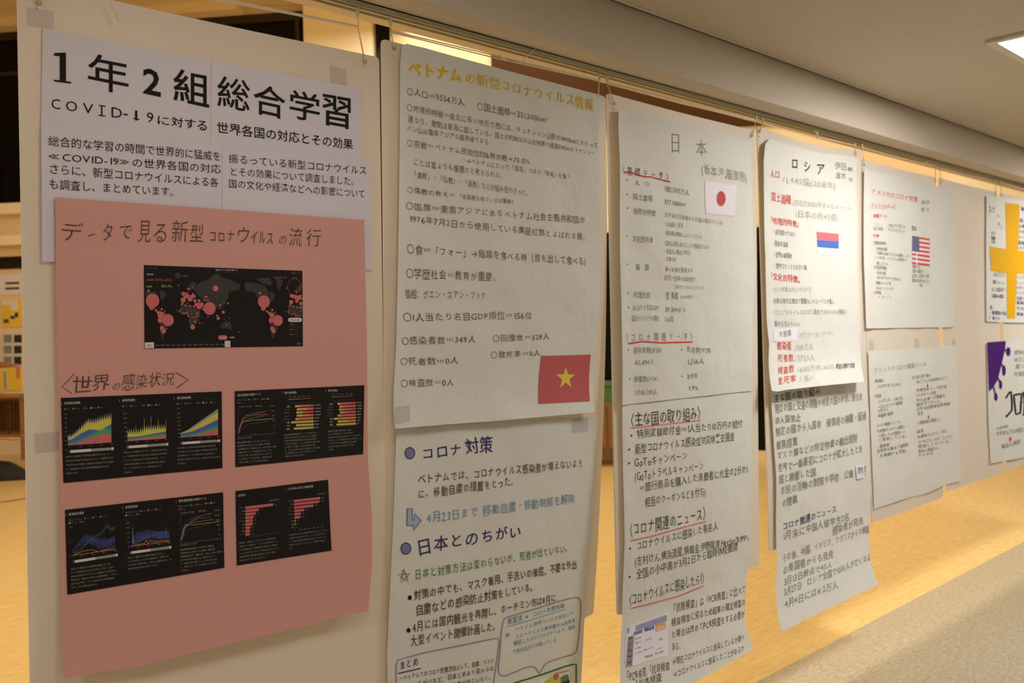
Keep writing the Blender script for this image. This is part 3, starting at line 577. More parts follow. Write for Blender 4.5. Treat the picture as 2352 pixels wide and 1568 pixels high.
para(T2, 120, 972, 790, .075, 57.5, 27, ['1日あたりに確認された新規感染者数を見てみる。10', '月3日は世界全体で32万5123人だった。地域別ではアジ', 'アが9万2200人で最多。欧州も20日連続で7万人を超え', 'た。7日移動平均で見た世界の新規感染者は29万人超', '増が続いている。'])
para(T2, 920, 912, 1545, .075, 55, 26, ['1日あたりの死者数を見てみる。10月3日は4876人だっ', 'た。7日移動平均では1日に5000人を超える水準で推移', 'している。中南米は2000人を超える日が多い。アジア', 'は1500人前後が続いている。統計の集計方法に問題が', 'あり、データがゼロになったり、数値が突出したりす', 'る日がある。'])
para(T2, 1665, 850, 2262, .07, 53, 25, ['WHO集計による世界全体の累計感染者は10月3日時点', 'で3480万人に達した。地域別では中南米が950万人を', '超えて最も多い。アジアは9月10日から北米を抜き、9', '月21日に900万人を上回った。欧州は9月23日に500万', '人を上回った。'])
p2.done()

C3 = crop(530, 870, 7.128)
p3 = printout('black printout with growth curves and two orange bar charts, right of upper row', C3((65, 200), (2188, 103), (2168, 1228), (77, 1442)), (18, 10))
T3 = lambda *a, **k: ctext(p3, C3, 7.128, *a, **k)
def curves(s, c, arr, w=.9):
    for col, pts in arr: s.line(c(*pts), w, col, 'chart_line', 1, step=4)
curves(p3, C3, [('print_blue', [(120, 900), (160, 780), (200, 660), (250, 590), (320, 565), (450, 548), (610, 520)]), ('print_crimson', [(120, 900), (170, 740), (230, 640), (320, 600), (440, 562), (565, 535)]),
    ('print_orange', [(122, 900), (150, 760), (190, 650), (250, 600), (350, 592), (480, 585), (620, 580)]), ('print_green', [(122, 900), (180, 730), (260, 670), (340, 640), (450, 620), (550, 602)]),
    ('print_yellow', [(122, 895), (160, 770), (200, 705), (250, 688), (310, 684), (320, 675), (450, 668), (580, 657), (705, 650)]), ('print_violet', [(122, 900), (160, 850), (210, 810), (240, 760), (300, 735), (420, 722), (500, 708), (595, 690)])])
p3.line(C3((120, 470), (122, 905)), .5, 'print_dim', 'chart_line', 1)
T3('累計死者数の増加ペース', 105, 290, 487, 265, 42); T3('累計感染者数', 873, 246, 1072, 238, 38, part='lettering'); T3('累計死者数', 1590, 208, 1742, 204, 34)
for x, y in ((68, 270), (838, 228), (1555, 192)): p3.line(C3((x, y-18), (x, y+18)), 1, 'print_red', 'mark', 2)
c7 = ['print_blue', 'print_violet', 'print_green', 'print_red', 'print_orange', 'print_yellow']
legend(T3, p3, C3, 108, 346, c7, ['米国', '日本', 'ロシア', 'イタリア', '英国', '中国'], [0, 86, 168, 268, 395, 480]); legend(T3, p3, C3, 105, 392, ['print_crimson'], ['ブラジル'], [0])
for t, x0, x1, y in (('2日で倍増', 132, 218, 468), ('3日で倍増', 240, 330, 462), ('1週間で倍増', 395, 505, 455), ('100000', 640, 718, 452), ('10000', 652, 718, 532), ('1000', 665, 718, 612), ('100', 680, 718, 692), ('10', 690, 718, 770), ('1', 698, 712, 846)): T3(t, x0, y, x1, y-3, 24, m='print_grey')
T3('死者10人超からの日数', 110, 985, 340, 966, 26, m='print_grey')
for k in range(14): T3(str(k*20), 118+k*45, 946-k*3.6, 138+k*45+(8 if k > 4 else 0), 945-k*3.6, 22, m='print_grey')
bars1 = [(1050, 'YORRC'), (1078, 'GYYOR'), (1065, 'YYRCC'), (1078, 'GYOOR'), (1055, 'YOOOO'), (985, 'YYYYY'), (1068, 'GYYYY'), (1030, 'YYYYY')]
bars2 = [(1742, 'YRRCC'), (1775, 'GORRR'), (1768, 'YORRC'), (1785, 'YORRR'), (1745, 'YRRRR'), (1685, 'YOOOO'), (1748, 'GYYOO'), (1725, 'YYYYY')]
cm = {'Y': 'print_olive', 'G': 'print_yellow', 'O': 'print_orange', 'R': 'print_red', 'C': 'print_crimson'}
cn = ['米国', 'インド', 'ブラジル', 'ロシア', 'スペイン', '中国', '日本', '韓国']
for xe, top, dy, hh, bars, nx, vals in ((1353, 430, 52.2, 36, bars1, 960, ['7,378,213', '6,473,544', '4,880,523', '1,209,039', '789,932', '85,450', '84,768', '24,027']), (2045, 390, 48.5, 34, bars2, 1665, ['209,335', '100,842', '145,388', '21,260', '32,086', '4,634', '1,578', '420'])):
    for k, (xs_, cc) in enumerate(bars):
        edges = [xs_, xs_+(xe-xs_)*.16, xs_+(xe-xs_)*.36, xs_+(xe-xs_)*.58, xs_+(xe-xs_)*.78, xe]; yy = top+k*dy
        for j in range(5):
            f = lambda x: yy-(x-xe)*-.055-(0)
            a, b = edges[j], edges[j+1]; ya = yy+(xe-a)*.055; yb = yy+(xe-b)*.055
            p3.poly(C3((a, ya-hh/2), (b, yb-hh/2), (b, yb+hh/2), (a, ya+hh/2)), cm[cc[j]], 'chart_bars', 2)
        T3(cn[k], nx-26*len(cn[k]), yy+36, nx, yy+34, 26, m='print_grey' if k in (1, 2, 3, 4) else 'print_white'); T3(vals[k], xe+15, yy+9, xe+15+len(vals[k])*11, yy+6, 24)
for x0, x1, y in ((960, 1375, 415), (960, 1375, 850), (1665, 2060, 372), (1665, 2060, 796)):
    for k, t in enumerate('1/22 2/1 3/1 4/1 5/1 6/1 7/1 8/1 9/1 10/3'.split()): xx = x0+(x1-x0-40)*k/9; T3(t, xx, y-k*3.2, xx+32, y-2-k*3.2, 22, m='print_dim')
for x0, x1, y, ts in ((945, 1305, 306, ['1万', '10万', '50万', '100万', '200万']), (1655, 1998, 266, ['0', '1万', '5万', '10万', '15万'])):
    for k, t in enumerate(ts): xx = x0+(x1-x0-60)*k/4; T3(t, xx, y-k*3, xx+46, y-2-k*3, 20, m='print_grey')
    xm = (x0+x1)/2-20; p3.line(C3((x0, y+30), (xm, y+22)), .9, 'print_olive', 'scale_line', 1); p3.line(C3((xm, y+22), (x1, y+8)), .9, 'print_red', 'scale_line', 1)
para(T3, 105, 1058, 745, .075, 54, 30, ['国別の累積死者の増加ペースはどうなっているか。縦', '軸は累積死者が10人を超えてからの日数を、横軸は累', '計死者数を示す。縦軸は10、100、1000と10倍ずつ増え', 'る対数の目盛りにした。米国が最も多く20万人、ブラジ', 'ル14万人に到達したのは9月25日だった。メキシコ7', 'インドが9万人。ブラジルが14万人、1月初旬は6カ国', 'に10万人を突破し、ブラジルが14万人に到達した。'])
para(T3, 868, 932, 1468, .08, 50, 30, ['国別の累計感染者の推移をヒートマップで見てみる。赤', '色が濃いほど人数が多いことを示している。日本国内', 'の米国では累計感染者が増えて8月上旬に500万人', 'に700万人を超えた。インドは9月下旬に600万人増', 'いで米国に次ぐ規模。ブラジルは480万人と3番', '目、ブラジルも7月に250万人を超えロシアは115万人', 'に次ぐ規模がみられる。イギリス中国をスペインに', '10月3日に79万人を上回った。'])
para(T3, 1585, 872, 2135, .075, 50, 28, ['国別の累計死者数の推移を見ると、米国や', 'ブラジルで増加が目立つ。米では3月中旬か', '米国は9月22日に20万人を超えた。ブラジルは9月下', 'に10万人。インドは10月3日に10万人を上回った。ス', 'ペインは9月下旬からの感染再拡大で3万人を超え', '月10万人に到達したが、感染ともに「第2波」', 'にも見舞。'], m='print_grey')
p3.done()

C4 = crop(140, 1120, 6.031)
p4 = printout('black printout of blue jagged line charts, left of the lower chart row', C4((55, 305), (2247, 62), (2265, 1105), (90, 1478)), (18, 10))
T4 = lambda *a, **k: ctext(p4, C4, 6.03, *a, **k)
rn = random.Random(3)
def jag(x0, x1, fn, n): return [(x0+(x1-x0)*k/n, fn(k/n, k)) for k in range(n+1)]
curves(p4, C4, [('print_green', jag(165, 742, lambda t, k: ip(t, [0, .2, .35, .5, .7, .82, .9, 1], [905, 840, 760, 680, 610, 505, 560, 540])+(30 if k % 4 == 0 else 0)*t*1.5, 76)),
    ('print_blue', jag(165, 748, lambda t, k: ip(t, [0, .08, .3, .45, .6, .8, 1], [880, 800, 640, 670, 740, 740, 660])+(110*min(1, t*3) if k % 4 == 0 else 0)+rn.uniform(-14, 14), 84)),
    ('print_violet', jag(165, 748, lambda t, k: ip(t, [0, .1, .35, .5, .7, 1], [890, 820, 700, 700, 700, 730])+(110*min(1, t*2) if k % 4 == 1 else 0)+rn.uniform(-18, 18), 84)),
    ('print_yellow', jag(165, 750, lambda t, k: ip(t, [0, .25, .4, .6, .8, 1], [930, 870, 855, 880, 862, 850])+rn.uniform(-7, 7), 60)),
    ('print_orange', jag(165, 745, lambda t, k: ip(t, [0, .6, .8, 1], [935, 885, 850, 815])+rn.uniform(-14, 14)*t, 60)), ('print_red', [(160, 938), (755, 852)]),
    ('print_green', jag(990, 1495, lambda t, k: (545 if k == 0 else ip(t, [0, .1, .3, .5, .75, 1], [770, 752, 700, 660, 620, 600]))+(20 if k % 4 == 0 and k else 0), 66)), ('print_green', [(985, 770), (994, 545), (1003, 770)]),
    ('print_blue', jag(985, 1500, lambda t, k: ip(t, [0, .1, .4, .6, 1], [720, 640, 590, 600, 610])+(95 if k % 4 == 0 else 0)+rn.uniform(-14, 14), 78)),
    ('print_violet', jag(985, 1500, lambda t, k: ip(t, [0, .2, .5, 1], [760, 660, 640, 640])+(90 if k % 4 == 2 else 0)+rn.uniform(-14, 14), 78)), ('print_blue', [(1446, 715), (1452, 530), (1460, 715)]),
    ('print_yellow', jag(975, 1500, lambda t, k: ip(t, [0, .3, .36, .38, .45, .48, .52, 1], [805, 770, 765, 725, 770, 720, 745, 728])+rn.uniform(-8, 8), 60)), ('print_orange', jag(975, 1495, lambda t, k: ip(t, [0, 1], [805, 740])+rn.uniform(-5, 5), 40)), ('print_red', [(955, 815), (1500, 742)]),
    ('print_blue', [(1660, 740), (1690, 560), (1740, 455), (1850, 410), (1960, 380), (2095, 345)]), ('print_crimson', [(1660, 740), (1700, 600), (1750, 510), (1850, 430), (1950, 385), (2075, 355)]), ('print_green', [(1665, 740), (1720, 560), (1800, 460), (1900, 425), (2065, 400)]),
    ('print_orange', [(1655, 725), (1690, 590), (1750, 500), (1850, 475), (1960, 458), (2110, 435)]), ('print_yellow', [(1660, 720), (1700, 560), (1720, 520), (1850, 508), (2000, 490), (2195, 465)]), ('print_violet', [(1665, 740), (1700, 660), (1750, 610), (1780, 570), (1850, 552), (1950, 540), (2000, 510), (2090, 480)])], .8)
p4.line(C4((1650, 360), (1660, 745)), .5, 'print_dim', 'chart_line', 1)
T4('新規感染者数', 103, 385, 318, 360, 36); T4('新規死者数', 888, 286, 1060, 268, 34); T4('累計感染者数の増加ペース', 1627, 200, 2012, 160, 36)
for x, y in ((66, 372), (852, 275), (1594, 190)): p4.line(C4((x, y-18), (x, y+18)), 1, 'print_red', 'mark', 2)
nmB = ['米国', 'ブラジル', 'インド', 'ロシア', 'フランス']; cB = ['print_blue', 'print_violet', 'print_green', 'print_red', 'print_orange']
def leg4(x, y, cols, names, dx, sl=.11):
    for cc, nm, d in zip(cols, names, dx):
        xx = x+d; yy = y-d*sl; p4.poly(C4((xx, yy-10), (xx+20, yy-12), (xx+20, yy+9), (xx, yy+11)), cc, 'legend_mark', 2); T4(nm, xx+24, yy+8, xx+24+len(nm)*17, yy+6, 18, m='print_grey')
leg4(106, 446, cB, nmB, [0, 86, 215, 320, 428]); leg4(106, 486, ['print_yellow', 'print_crimson'], ['南アフリカ', '中国'], [0, 150]); leg4(890, 342, cB, nmB, [0, 84, 205, 305, 408]); leg4(890, 382, ['print_yellow', 'print_crimson'], ['南アフリカ', '中国'], [0, 146])
leg4(1628, 256, c7, ['米国', '日本', 'ロシア', 'イタリア', '英国', '中国'], [0, 80, 158, 250, 368, 442]); leg4(1628, 295, ['print_crimson'], ['ブラジル'], [0])
T4('万人', 108, 555, 150, 550, 22, m='print_grey'); T4('5', 118, 768, 130, 768, 24, m='print_grey'); T4('0', 120, 950, 134, 950, 24, m='print_grey'); T4('人', 896, 455, 914, 455, 22, m='print_grey')
for k, t in enumerate(['2500', '2000', '1500', '1000', '500', '0']): T4(t, 896+k*6, 498+k*66, 945, 496+k*66, 24, m='print_grey')
for x0, y0, x1, y1 in ((262, 952, 775, 880), (1048, 836, 1520, 770)):
    for k, t in enumerate(['4/1', '6/1', '8/1', '10/3']): xx = x0+(x1-x0-40)*k/3; yy = y0+(y1-y0)*k/3; T4(t, xx, yy, xx+36, yy-3, 22, m='print_grey')
for t, x0, x1, y in (('2日で倍増', 1655, 1735, 362), ('3日で倍増', 1755, 1840, 352), ('1週間で倍増', 1895, 1998, 334), ('1000000', 2112, 2195, 325), ('100000', 2122, 2197, 392), ('10000', 2140, 2200, 458), ('1000', 2150, 2200, 526), ('100', 2165, 2202, 592), ('10', 2175, 2202, 660)): T4(t, x0, y, x1, y-6, 24, m='print_grey')
for k in range(14): T4(str(k*20), 1655+k*41, 778-k*5.2, 1675+k*41+(8 if k > 4 else 0), 777-k*5.2, 20, m='print_grey')
T4('100人を超えてからの日数', 1648, 808, 1870, 782, 24, m='print_grey')
for x0, y0, x1, y1, h in ((165, 1042, 785, 945, 36), (945, 918, 1528, 838, 36)):
    sl = (y1-y0)/(x1-x0); g = lambda x: y0+(x-x0)*sl
    for a, b, cc in ((x0, x0+30, 'print_dim'), (x0+30, (x0+x1)/2, 'print_white'), ((x0+x1)/2, x1-30, 'print_grey'), (x1-30, x1, 'print_white')):
        p4.quadgrid(C4((a, g(a)-h), (b, g(b)-h), (b, g(b)), (a, g(a))), cc, 'slider', 1, 1)
para(T4, 128, 1140, 780, .14, 51, 28, ['1日あたりに確認される感染者数を国別に見てみる。', 'インドは9月中旬まで9万人台が続いていたが、足元で', 'は8万人台が多くなっている。過去最多は9月17日の9', '万7894人。米国は3~4万人での推移が続き、ブラジル', 'は2~4万人が多い。フランスは9月から再び増加傾向', 'を示し、1万人を超える日がある。'])
para(T4, 915, 985, 1530, .135, 50, 27, ['1日あたりに確認される死者数を国別に見てみる。イ', 'ンドでは9月に入って1000人前後が続く。米国やブラ', 'ジルは1000人を超す日が、1カ月ごとの増減が大きい。年', '初は9月16日が1022人が続いている。'])
para(T4, 1645, 872, 2230, .13, 48, 27, ['国別の累積感染者の増加ペースを見てみる。横軸は累', '計感染者が100人を超えてからの日数を、縦軸は累計', '感染者数を示す。縦軸は100、1000、10000と数が10', '倍ずつ増える対数の目盛りにした。線が急になるペース', 'で、米国は720万人を超えて、インドは640万人に達', 'し、米国は650万、ブラジルは480万人でそれぞれ約', '人に到達した。'])
p4.done()

C5 = crop(530, 1090, 7.128)
p5 = printout('smallest black printout with red horizontal bars, right of the lower chart row', C5((78, 268), (1594, 80), (1652, 1238), (102, 1484)), (14, 10))
T5 = lambda *a, **k: ctext(p5, C5, 7.128, *a, **k)
T5('致死率', 120, 362, 235, 345, 38); T5('人口100万人あたり感染者数', 922, 252, 1348, 205, 42)
for x, y in ((84, 340), (884, 240)): p5.line(C5((x, y-18), (x, y+18)), 1, 'print_red', 'mark', 2)
T5('10月3日時点 %', 620, 440, 792, 415, 28, m='print_grey'); T5('10月3日時点 人', 1402, 335, 1565, 312, 26, m='print_grey')
for k, (xe, nm, v) in enumerate(((690, 'メキシコ', '10.4'), (457, '中国', '5.1'), (407, 'スペイン', '4.0'), (372, 'ドイツ', '3.1'), (358, 'ブラジル', '3'), (357, '米国', '2.8'), (320, '日本', '1.9'), (310, '韓国', '1.7'), (307, 'インド', '1.6'))):
    y0 = 540+k*54.6; sl = .115; T5(nm, 222-24*len(nm), y0+14, 220, y0+8, 24, m='print_grey')
    p5.poly(C5((234, y0-22), (xe, y0-22-(xe-234)*sl), (xe, y0+22-(xe-234)*sl), (234, y0+22)), 'print_red', 'chart_bars', 2); T5(v, xe+18, y0+8-(xe-234)*sl, xe+60, y0+4-(xe-234)*sl, 24, m='print_grey')
for k, (xe, nm, v) in enumerate(((1460, 'ブラジル', '22700'), (1448, '米国', '22290'), (1350, 'スペイン', '16900'), (1195, 'ロシア', '8284'), (1142, 'メキシコ', '5850'), (1135, 'インド', '4691'), (1060, '日本', '667'), (1059, '韓国', '467'), (1046, '中国', '59'))):
    y0 = 430+k*54; sl = .115; x_ = 1030+k*1.8; T5(nm, x_-12-24*len(nm), y0+14, x_-12, y0+8, 24, m='print_grey')
    p5.poly(C5((x_, y0-20), (xe, y0-20-(xe-x_)*sl), (xe, y0+20-(xe-x_)*sl), (x_, y0+20)), 'print_red' if k < 6 else 'print_orange', 'chart_bars', 2); T5(v, xe+18, y0+8-(xe-x_)*sl, xe+18+len(v)*11, y0+4-(xe-x_)*sl, 24, m='print_grey')
for k in range(14): T5(str(k), 236+k*41, 1036-k*6.3, 254+k*41, 1034-k*6.3, 20, m='print_grey')
for k in range(7): T5(str(k*4000), 1042+k*70+(0 if k == 0 else 10), 914-k*9.5, 1062+k*70+(0 if k == 0 else 28), 912-k*9.5, 22, m='print_grey')
para(T5, 132, 1132, 810, .145, 57, 28, ['致死率は、感染者のうち亡くなった人の割合を指す。', '各国で高いのは欧州で、フランスは5%を超える。た', 'だし感染者数を多くは把握状況が反映され、医療の死', 'とどう上回りがあっている。日本は2%台になっている。', '各国の検査数や感染者数が反映されるため、感染者', 'の増減が大きく死している方もいる。'])
para(T5, 945, 998, 1600, .135, 55, 26, ['人口100万人あたりの感染者数を見てみる。ブラジル、', '米国は2万人を上回っている。インドは人口が多いた', 'め、感染者の増勢ほど感染者が多くなっていない。日', '本は700人以下にとどまっている。韓国や中国を上', '回る。'], m='print_grey')
p5.done()

# ================= board 2
D2 = lift(B2, .006, wave(.0018, .30, .45), curl(1100, 860, 965, .016), lambda x, z: .010*np.clip((X(960, 500)-x)/.09, 0, 1)**2)
v1 = Sheet('handwritten_sheet', 'upper white sheet with a thick yellow handwritten title and a red starred flag', 'paper sheet', M['paper'], D2,
    [(924, 104), (930, 99), (975, 110), (1150, 158), (1382, 219)], [(1382, 219), (1376, 260), (1374, 320), (1378, 400), (1379, 507), (1377, 686), (1366, 946)],
    [(908, 984), (1130, 968), (1366, 948)], [(924, 104), (919, 143), (918, 330), (916, 507), (910, 800), (904, 936), (908, 984)], None, (40, 60))
kh = dict(m='brown_ink', off=-.018)
v1.text('ベトナム', 937, 171, 1062, 193, 32, 34, m='yellow_ink', off=.022, hand=.7); v1.text('の新型コロナウイルス情報', 1066, 190, 1364, 257, 25, 30, m='yellow_ink', off=-.008)
for a in (('〇人口…9554万人', 933, 218, 1067, 244, 18, 17), ('〇国土面積…331,200km²', 1094, 253, 1258, 283, 18, 15), ('〇地理的特徴…南北に長い地形で西には、チュオンソン山脈が1400kmにわたって', 934, 255, 1373, 341, 17, 12),
    ('連なり，東側は東海に面している。国土の約80%は山岳地帯で標高3143mのファンシー', 937, 281, 1365, 358, 16, 11), ('パン山は東南アジアの最高峰である。', 934, 302, 1133, 335, 15, 13), ('〇宗教…ベトナム民間信仰&無宗教→73.10%', 934, 336, 1217, 379, 17, 14),
    ('└→ベトナムにとって「面目」つまり「体裁」を保つ', 1059, 374, 1310, 413, 14, 12), ('ことは富よりも重要だと考えられる。', 949, 380, 1160, 412, 16, 14), ('「儒教」・「仏教」・「道教」などが組み合わさった。', 945, 408, 1218, 452, 16, 15),
    ('〇儒教の教え…', 934, 443, 1046, 456, 15, 13), ('「年長者を敬う」のは重要!!', 1050, 457, 1179, 469, 12, 10), ('〇国旗…東南アジアにあるベトナム社会主義共和国が', 931, 482, 1345, 515, 18, 17), ('1976年7月2日から使用している黄星紅旗とよばれる旗。', 939, 511, 1352, 554, 18, 16),
    ('〇食…「フォー」→麺類を食べる時（音を出して食べる）', 934, 582, 1354, 611, 22, 18), ('〇学歴社会…教育が重要。', 932, 639, 1148, 647, 23, 20), ('首相：グエン・スアン・フック', 930, 686, 1116, 688, 21, 18), ('〇1人当たり名目GDP順位…156位', 925, 738, 1223, 733, 19, 17),
    ('〇感染者数…349人', 921, 793, 1093, 788, 20, 17), ('〇回復数…328人', 1130, 786, 1262, 780, 17, 14), ('〇死者数…0人', 918, 840, 1054, 836, 18, 16), ('〇致死率…0人', 1125, 825, 1241, 818, 17, 15), ('〇検査数…0人', 920, 889, 1043, 886, 18, 16)):
    v1.text(*a, **kh)
v1.done()
D2f = lambda x, z: D2(x, z)+.0012
fl = Sheet('printed_flag', 'red printed flag with one yellow star on the yellow-titled sheet', 'printed flag', M['flag_red'], D2f, [(1243, 817), (1357, 814)], [(1357, 814), (1355, 921)], [(1237, 927), (1355, 921)], [(1243, 817), (1237, 927)], None, (8, 8), eps0=.0004)
st = []
for k in range(10):
    r = 25 if k % 2 == 0 else 9.8; a = math.pi/2+k*math.pi/5; st.append((1299+r*.92*math.cos(a), 868-r*1.08*math.sin(a)+(0)))
for k in range(10): fl.poly([(1299, 868), st[k], st[(k+1) % 10]], 'flag_gold', 'star', 1)
fl.done()
D2b = lift(B2, .0035, wave(.0012, .35, .5, 2), lambda x, z: .006*np.clip((X(960, 500)-x)/.09, 0, 1)**2)
v2 = Sheet('handwritten_sheet', 'lower white sheet with indigo headings and a pale blue arrow line', 'paper sheet', M['paper'], D2b,
    [(911, 984), (1373, 955)], [(1373, 955), (1358, 1231), (1342, 1425), (1333, 1600)], [(893, 1690), (1333, 1600)], [(911, 984), (902, 1231), (889, 1503), (893, 1690)], None, (40, 60))
Q = crop(850, 960, 2.578)
ki = dict(m='indigo_ink', off=-.006)
for (x, y) in ((941, 1040), (932, 1259)): v2.ell(x, y, 10, 12, 'blue_grey', 'bullet'); v2.line([(x+11*math.cos(k*.42), y-13*math.sin(k*.42)) for k in range(16)], 2, 'indigo_ink', 'bullet', 2, 5)
v2.text('コロナ', 966, 1057, 1062, 1046, 29, 30, **ki); v2.text('対策', 1068, 1043, 1133, 1040, 34, 40, **ki)
v2.text('ベトナムでは、コロナウイルス感染者が増えないよう', 959, 1113, 1339, 1073, 23, 20, m='brown_ink', off=-.010); v2.text('に、移動自粛の措置をとった。', 959, 1147, 1187, 1115, 23, 22, m='brown_ink', off=-.010)
v2.poly([(935, 1168), (946, 1167), (946, 1194), (951, 1195), (951, 1180), (967, 1195), (950, 1216), (949, 1206), (934, 1206)], 'arrow_fill', 'arrow'); v2.line([(935, 1168), (946, 1167), (946, 1194), (951, 1195), (951, 1178), (967, 1195), (949, 1218), (948, 1206), (934, 1206), (935, 1168)], 1.8, 'arrow_blue', 'arrow_outline', 2)
v2.text('4月23日まで 移動自粛・移動制限を解除', 980, 1203, 1321, 1154, 26, 20, m='light_blue_ink', off=-.008)
v2.text('日本とのちがい', 956, 1277, 1199, 1231, 38, 26, **ki)
v2.line([(928+15*math.cos(math.pi/2+k*4*math.pi/5+.1), 1323-17*math.sin(math.pi/2+k*4*math.pi/5+.1)) for k in range(6)], 1.7, 'green_ink', 'star_outline')
v2.text('日本と対策方法は変わらないが、死者が出ていない。', 952, 1333, 1310, 1266, 24, 18, m='green_ink', off=-.008)
v2.ell(941, 1372, 4.5, 5.5, 'black_ink', 'bullet'); v2.ell(938, 1447, 4.5, 5.5, 'black_ink', 'bullet')
kb = dict(m='brown_ink', off=-.006)
v2.text('対策の中でも、マスク着用、手洗いの徹底、不要な外出', 950, 1379, 1325, 1305, 23, 20, **kb); v2.text('自粛などの感染防止対策をしている。', 954, 1415, 1232, 1356, 25, 20, **kb)
v2.text('4月には国内観光を再開し、ホーチミン市は8月に', 947, 1454, 1277, 1381, 25, 17, **kb); v2.text('大型イベント開催計画した。', 943, 1486, 1145, 1446, 26, 20, **kb)
v2.text('まとめ', 916, 1538, 962, 1527, 20, 19, m='indigo_ink', off=-.006); v2.line([(914, 1546), (966, 1534)], 2.4, 'indigo_ink', 'underline')
R6 = crop(880, 1380, 4.704); R7 = crop(1100, 1350, 7.193)
v2.line(R6((145, 1300), (138, 884), (140, 700), (160, 635), (280, 600), (420, 560), (820, 480), (1200, 402), (1240, 402), (1252, 430), (1235, 600), (1190, 884), (1160, 1100)), 2.6, 'bubble_ink', 'frame_line')
v2.line(R7((430, 490), (700, 410), (1000, 320), (1300, 222), (1500, 170), (1600, 155), (1650, 165), (1680, 230), (1680, 400), (1650, 800), (1620, 1000), (1600, 1060), (1540, 1100), (1350, 1150), (1150, 1215), (1080, 1270), (1030, 1360), (1000, 1410), (960, 1350), (910, 1300), (800, 1300), (600, 1380), (440, 1448), (360, 1440), (325, 1390), (320, 1300), (345, 1100), (370, 700), (400, 550), (430, 490)), 2.6, 'bubble_ink', 'frame_line')
kl = dict(m='light_blue_ink', off=-.004)
for t, x0, y0, x1, y1, h in (('新宣言 ※ コロナ対策市場', 470, 610, 1410, 330, 100), ('ベトナム首都ハノイで発生した', 600, 720, 1570, 440, 72), ('コロナウイルス感染者の入院患者', 590, 850, 1590, 560, 72), ('確認した人がコロナウイルス、増減', 570, 960, 1590, 665, 76), ('で再び広がりが続いている', 550, 1100, 1280, 890, 80), ('※', 440, 840, 545, 800, 120)):
    (a, b), (c, d) = R7((x0, y0), (x1, y1)); v2.text(t, a, b, c, d, h/7.19, h*.85/7.19, **kl)
v2.line(R7((450, 645), (1430, 352)), 1.2, 'light_blue_ink', 'underline')
for t, x0, y0, x1, y1, h in (('・ベトナムでのコロナ対策方法として、自粛、マスク', 165, 870, 1195, 672, 62), ('着用、うがいなど、日本とあまり変わらな', 200, 970, 1195, 752, 62), ('いところもあるが、感染者が出ていない。', 200, 1060, 1190, 842, 58)):
    (a, b), (c, d) = R6((x0, y0), (x1, y1)); v2.text(t, a, b, c, d, h/4.7, h*.9/4.7, **kb)
v2.line(R7((300, 1640), (580, 1568), (1000, 1440), (1400, 1300), (1540, 1262), (1605, 1262), (1605, 1900)), 3.2, 'frame_green', 'frame_line')
v2.done()
mq = R7((1000, 1520), (1490, 1335), (1490, 1800), (1000, 1900))
pm = Sheet('printed_map', 'small colourful printed map in a green hand-drawn frame at the bottom edge', 'printout', M['paper3'], lambda x, z: D2b(x, z)+.001, [mq[0], mq[1]], [mq[1], mq[2]], [mq[3], mq[2]], [mq[0], mq[3]], None, (4, 4), eps0=.0004)
pm.poly(R7((1060, 1560), (1200, 1450), (1300, 1380), (1300, 1480), (1360, 1470), (1350, 1560), (1200, 1640), (1070, 1650)), 'print_yellow', 'map_land', 1)
pm.poly(R7((1240, 1420), (1310, 1400), (1320, 1470), (1260, 1530), (1230, 1480)), 'flag_red', 'map_land', 2); pm.poly(R7((1350, 1470), (1440, 1420), (1480, 1440), (1480, 1520), (1350, 1560)), 'green_ink', 'map_land', 2)
pm.poly(R7((1350, 1560), (1490, 1510), (1490, 1700), (1350, 1700)), 'print_black', 'map_land', 3); pm.line(R7((1310, 1400), (1480, 1360)), 3, 'print_orange', 'map_land', 2)
pm.done()
for q in ([(906, 935), (942, 930), (942, 968), (908, 975)], [(1314, 962), (1352, 958), (1350, 990), (1312, 995)]): tape(q, lambda x, z: np.where(True, D2(x, z)+.0012, 0) if q[0][1] < 950 else D2b(x, z)+.001, v1.o)

# ================= board 3
D3 = lift(B3, .008, wave(.0016, .33, .5, 1), lambda x, z: .010*np.clip((X(1445, 500)-x)/.06, 0, 1)**2)
j1 = Sheet('handwritten_sheet', 'upper white sheet of fine pencil writing with a red-sun flag', 'paper sheet', M['paper'], D3,
    [(1421, 252), (1500, 266), (1586, 289), (1660, 306), (1735, 326)], [(1735, 326), (1726, 350), (1729, 495), (1732, 640), (1728, 800), (1727, 897)], [(1430, 930), (1727, 902)], [(1421, 252), (1420, 290), (1424, 374), (1424, 580), (1430, 848), (1430, 930)], None, (34, 60))
k3 = dict(m='pencil', off=-.012)
j1.text('日', 1538, 352, 1565, 352, 48, 48, m='pencil', off=-.024); j1.text('本', 1596, 362, 1626, 362, 40, 40, m='pencil', off=-.024)
j1.text('〈 基 礎 デ ー タ 〉', 1425, 398, 1542, 415, 19, 17, m='pen_ink', off=-.014); j1.line([(1433, 395), (1450, 397), (1480, 406), (1493, 406), (1539, 418)], 2.8, 'red_ink', 'underline')
j1.text('(坂本海,服部恵)', 1610, 400, 1716, 420, 24, 22, m='pencil_light', off=-.010)
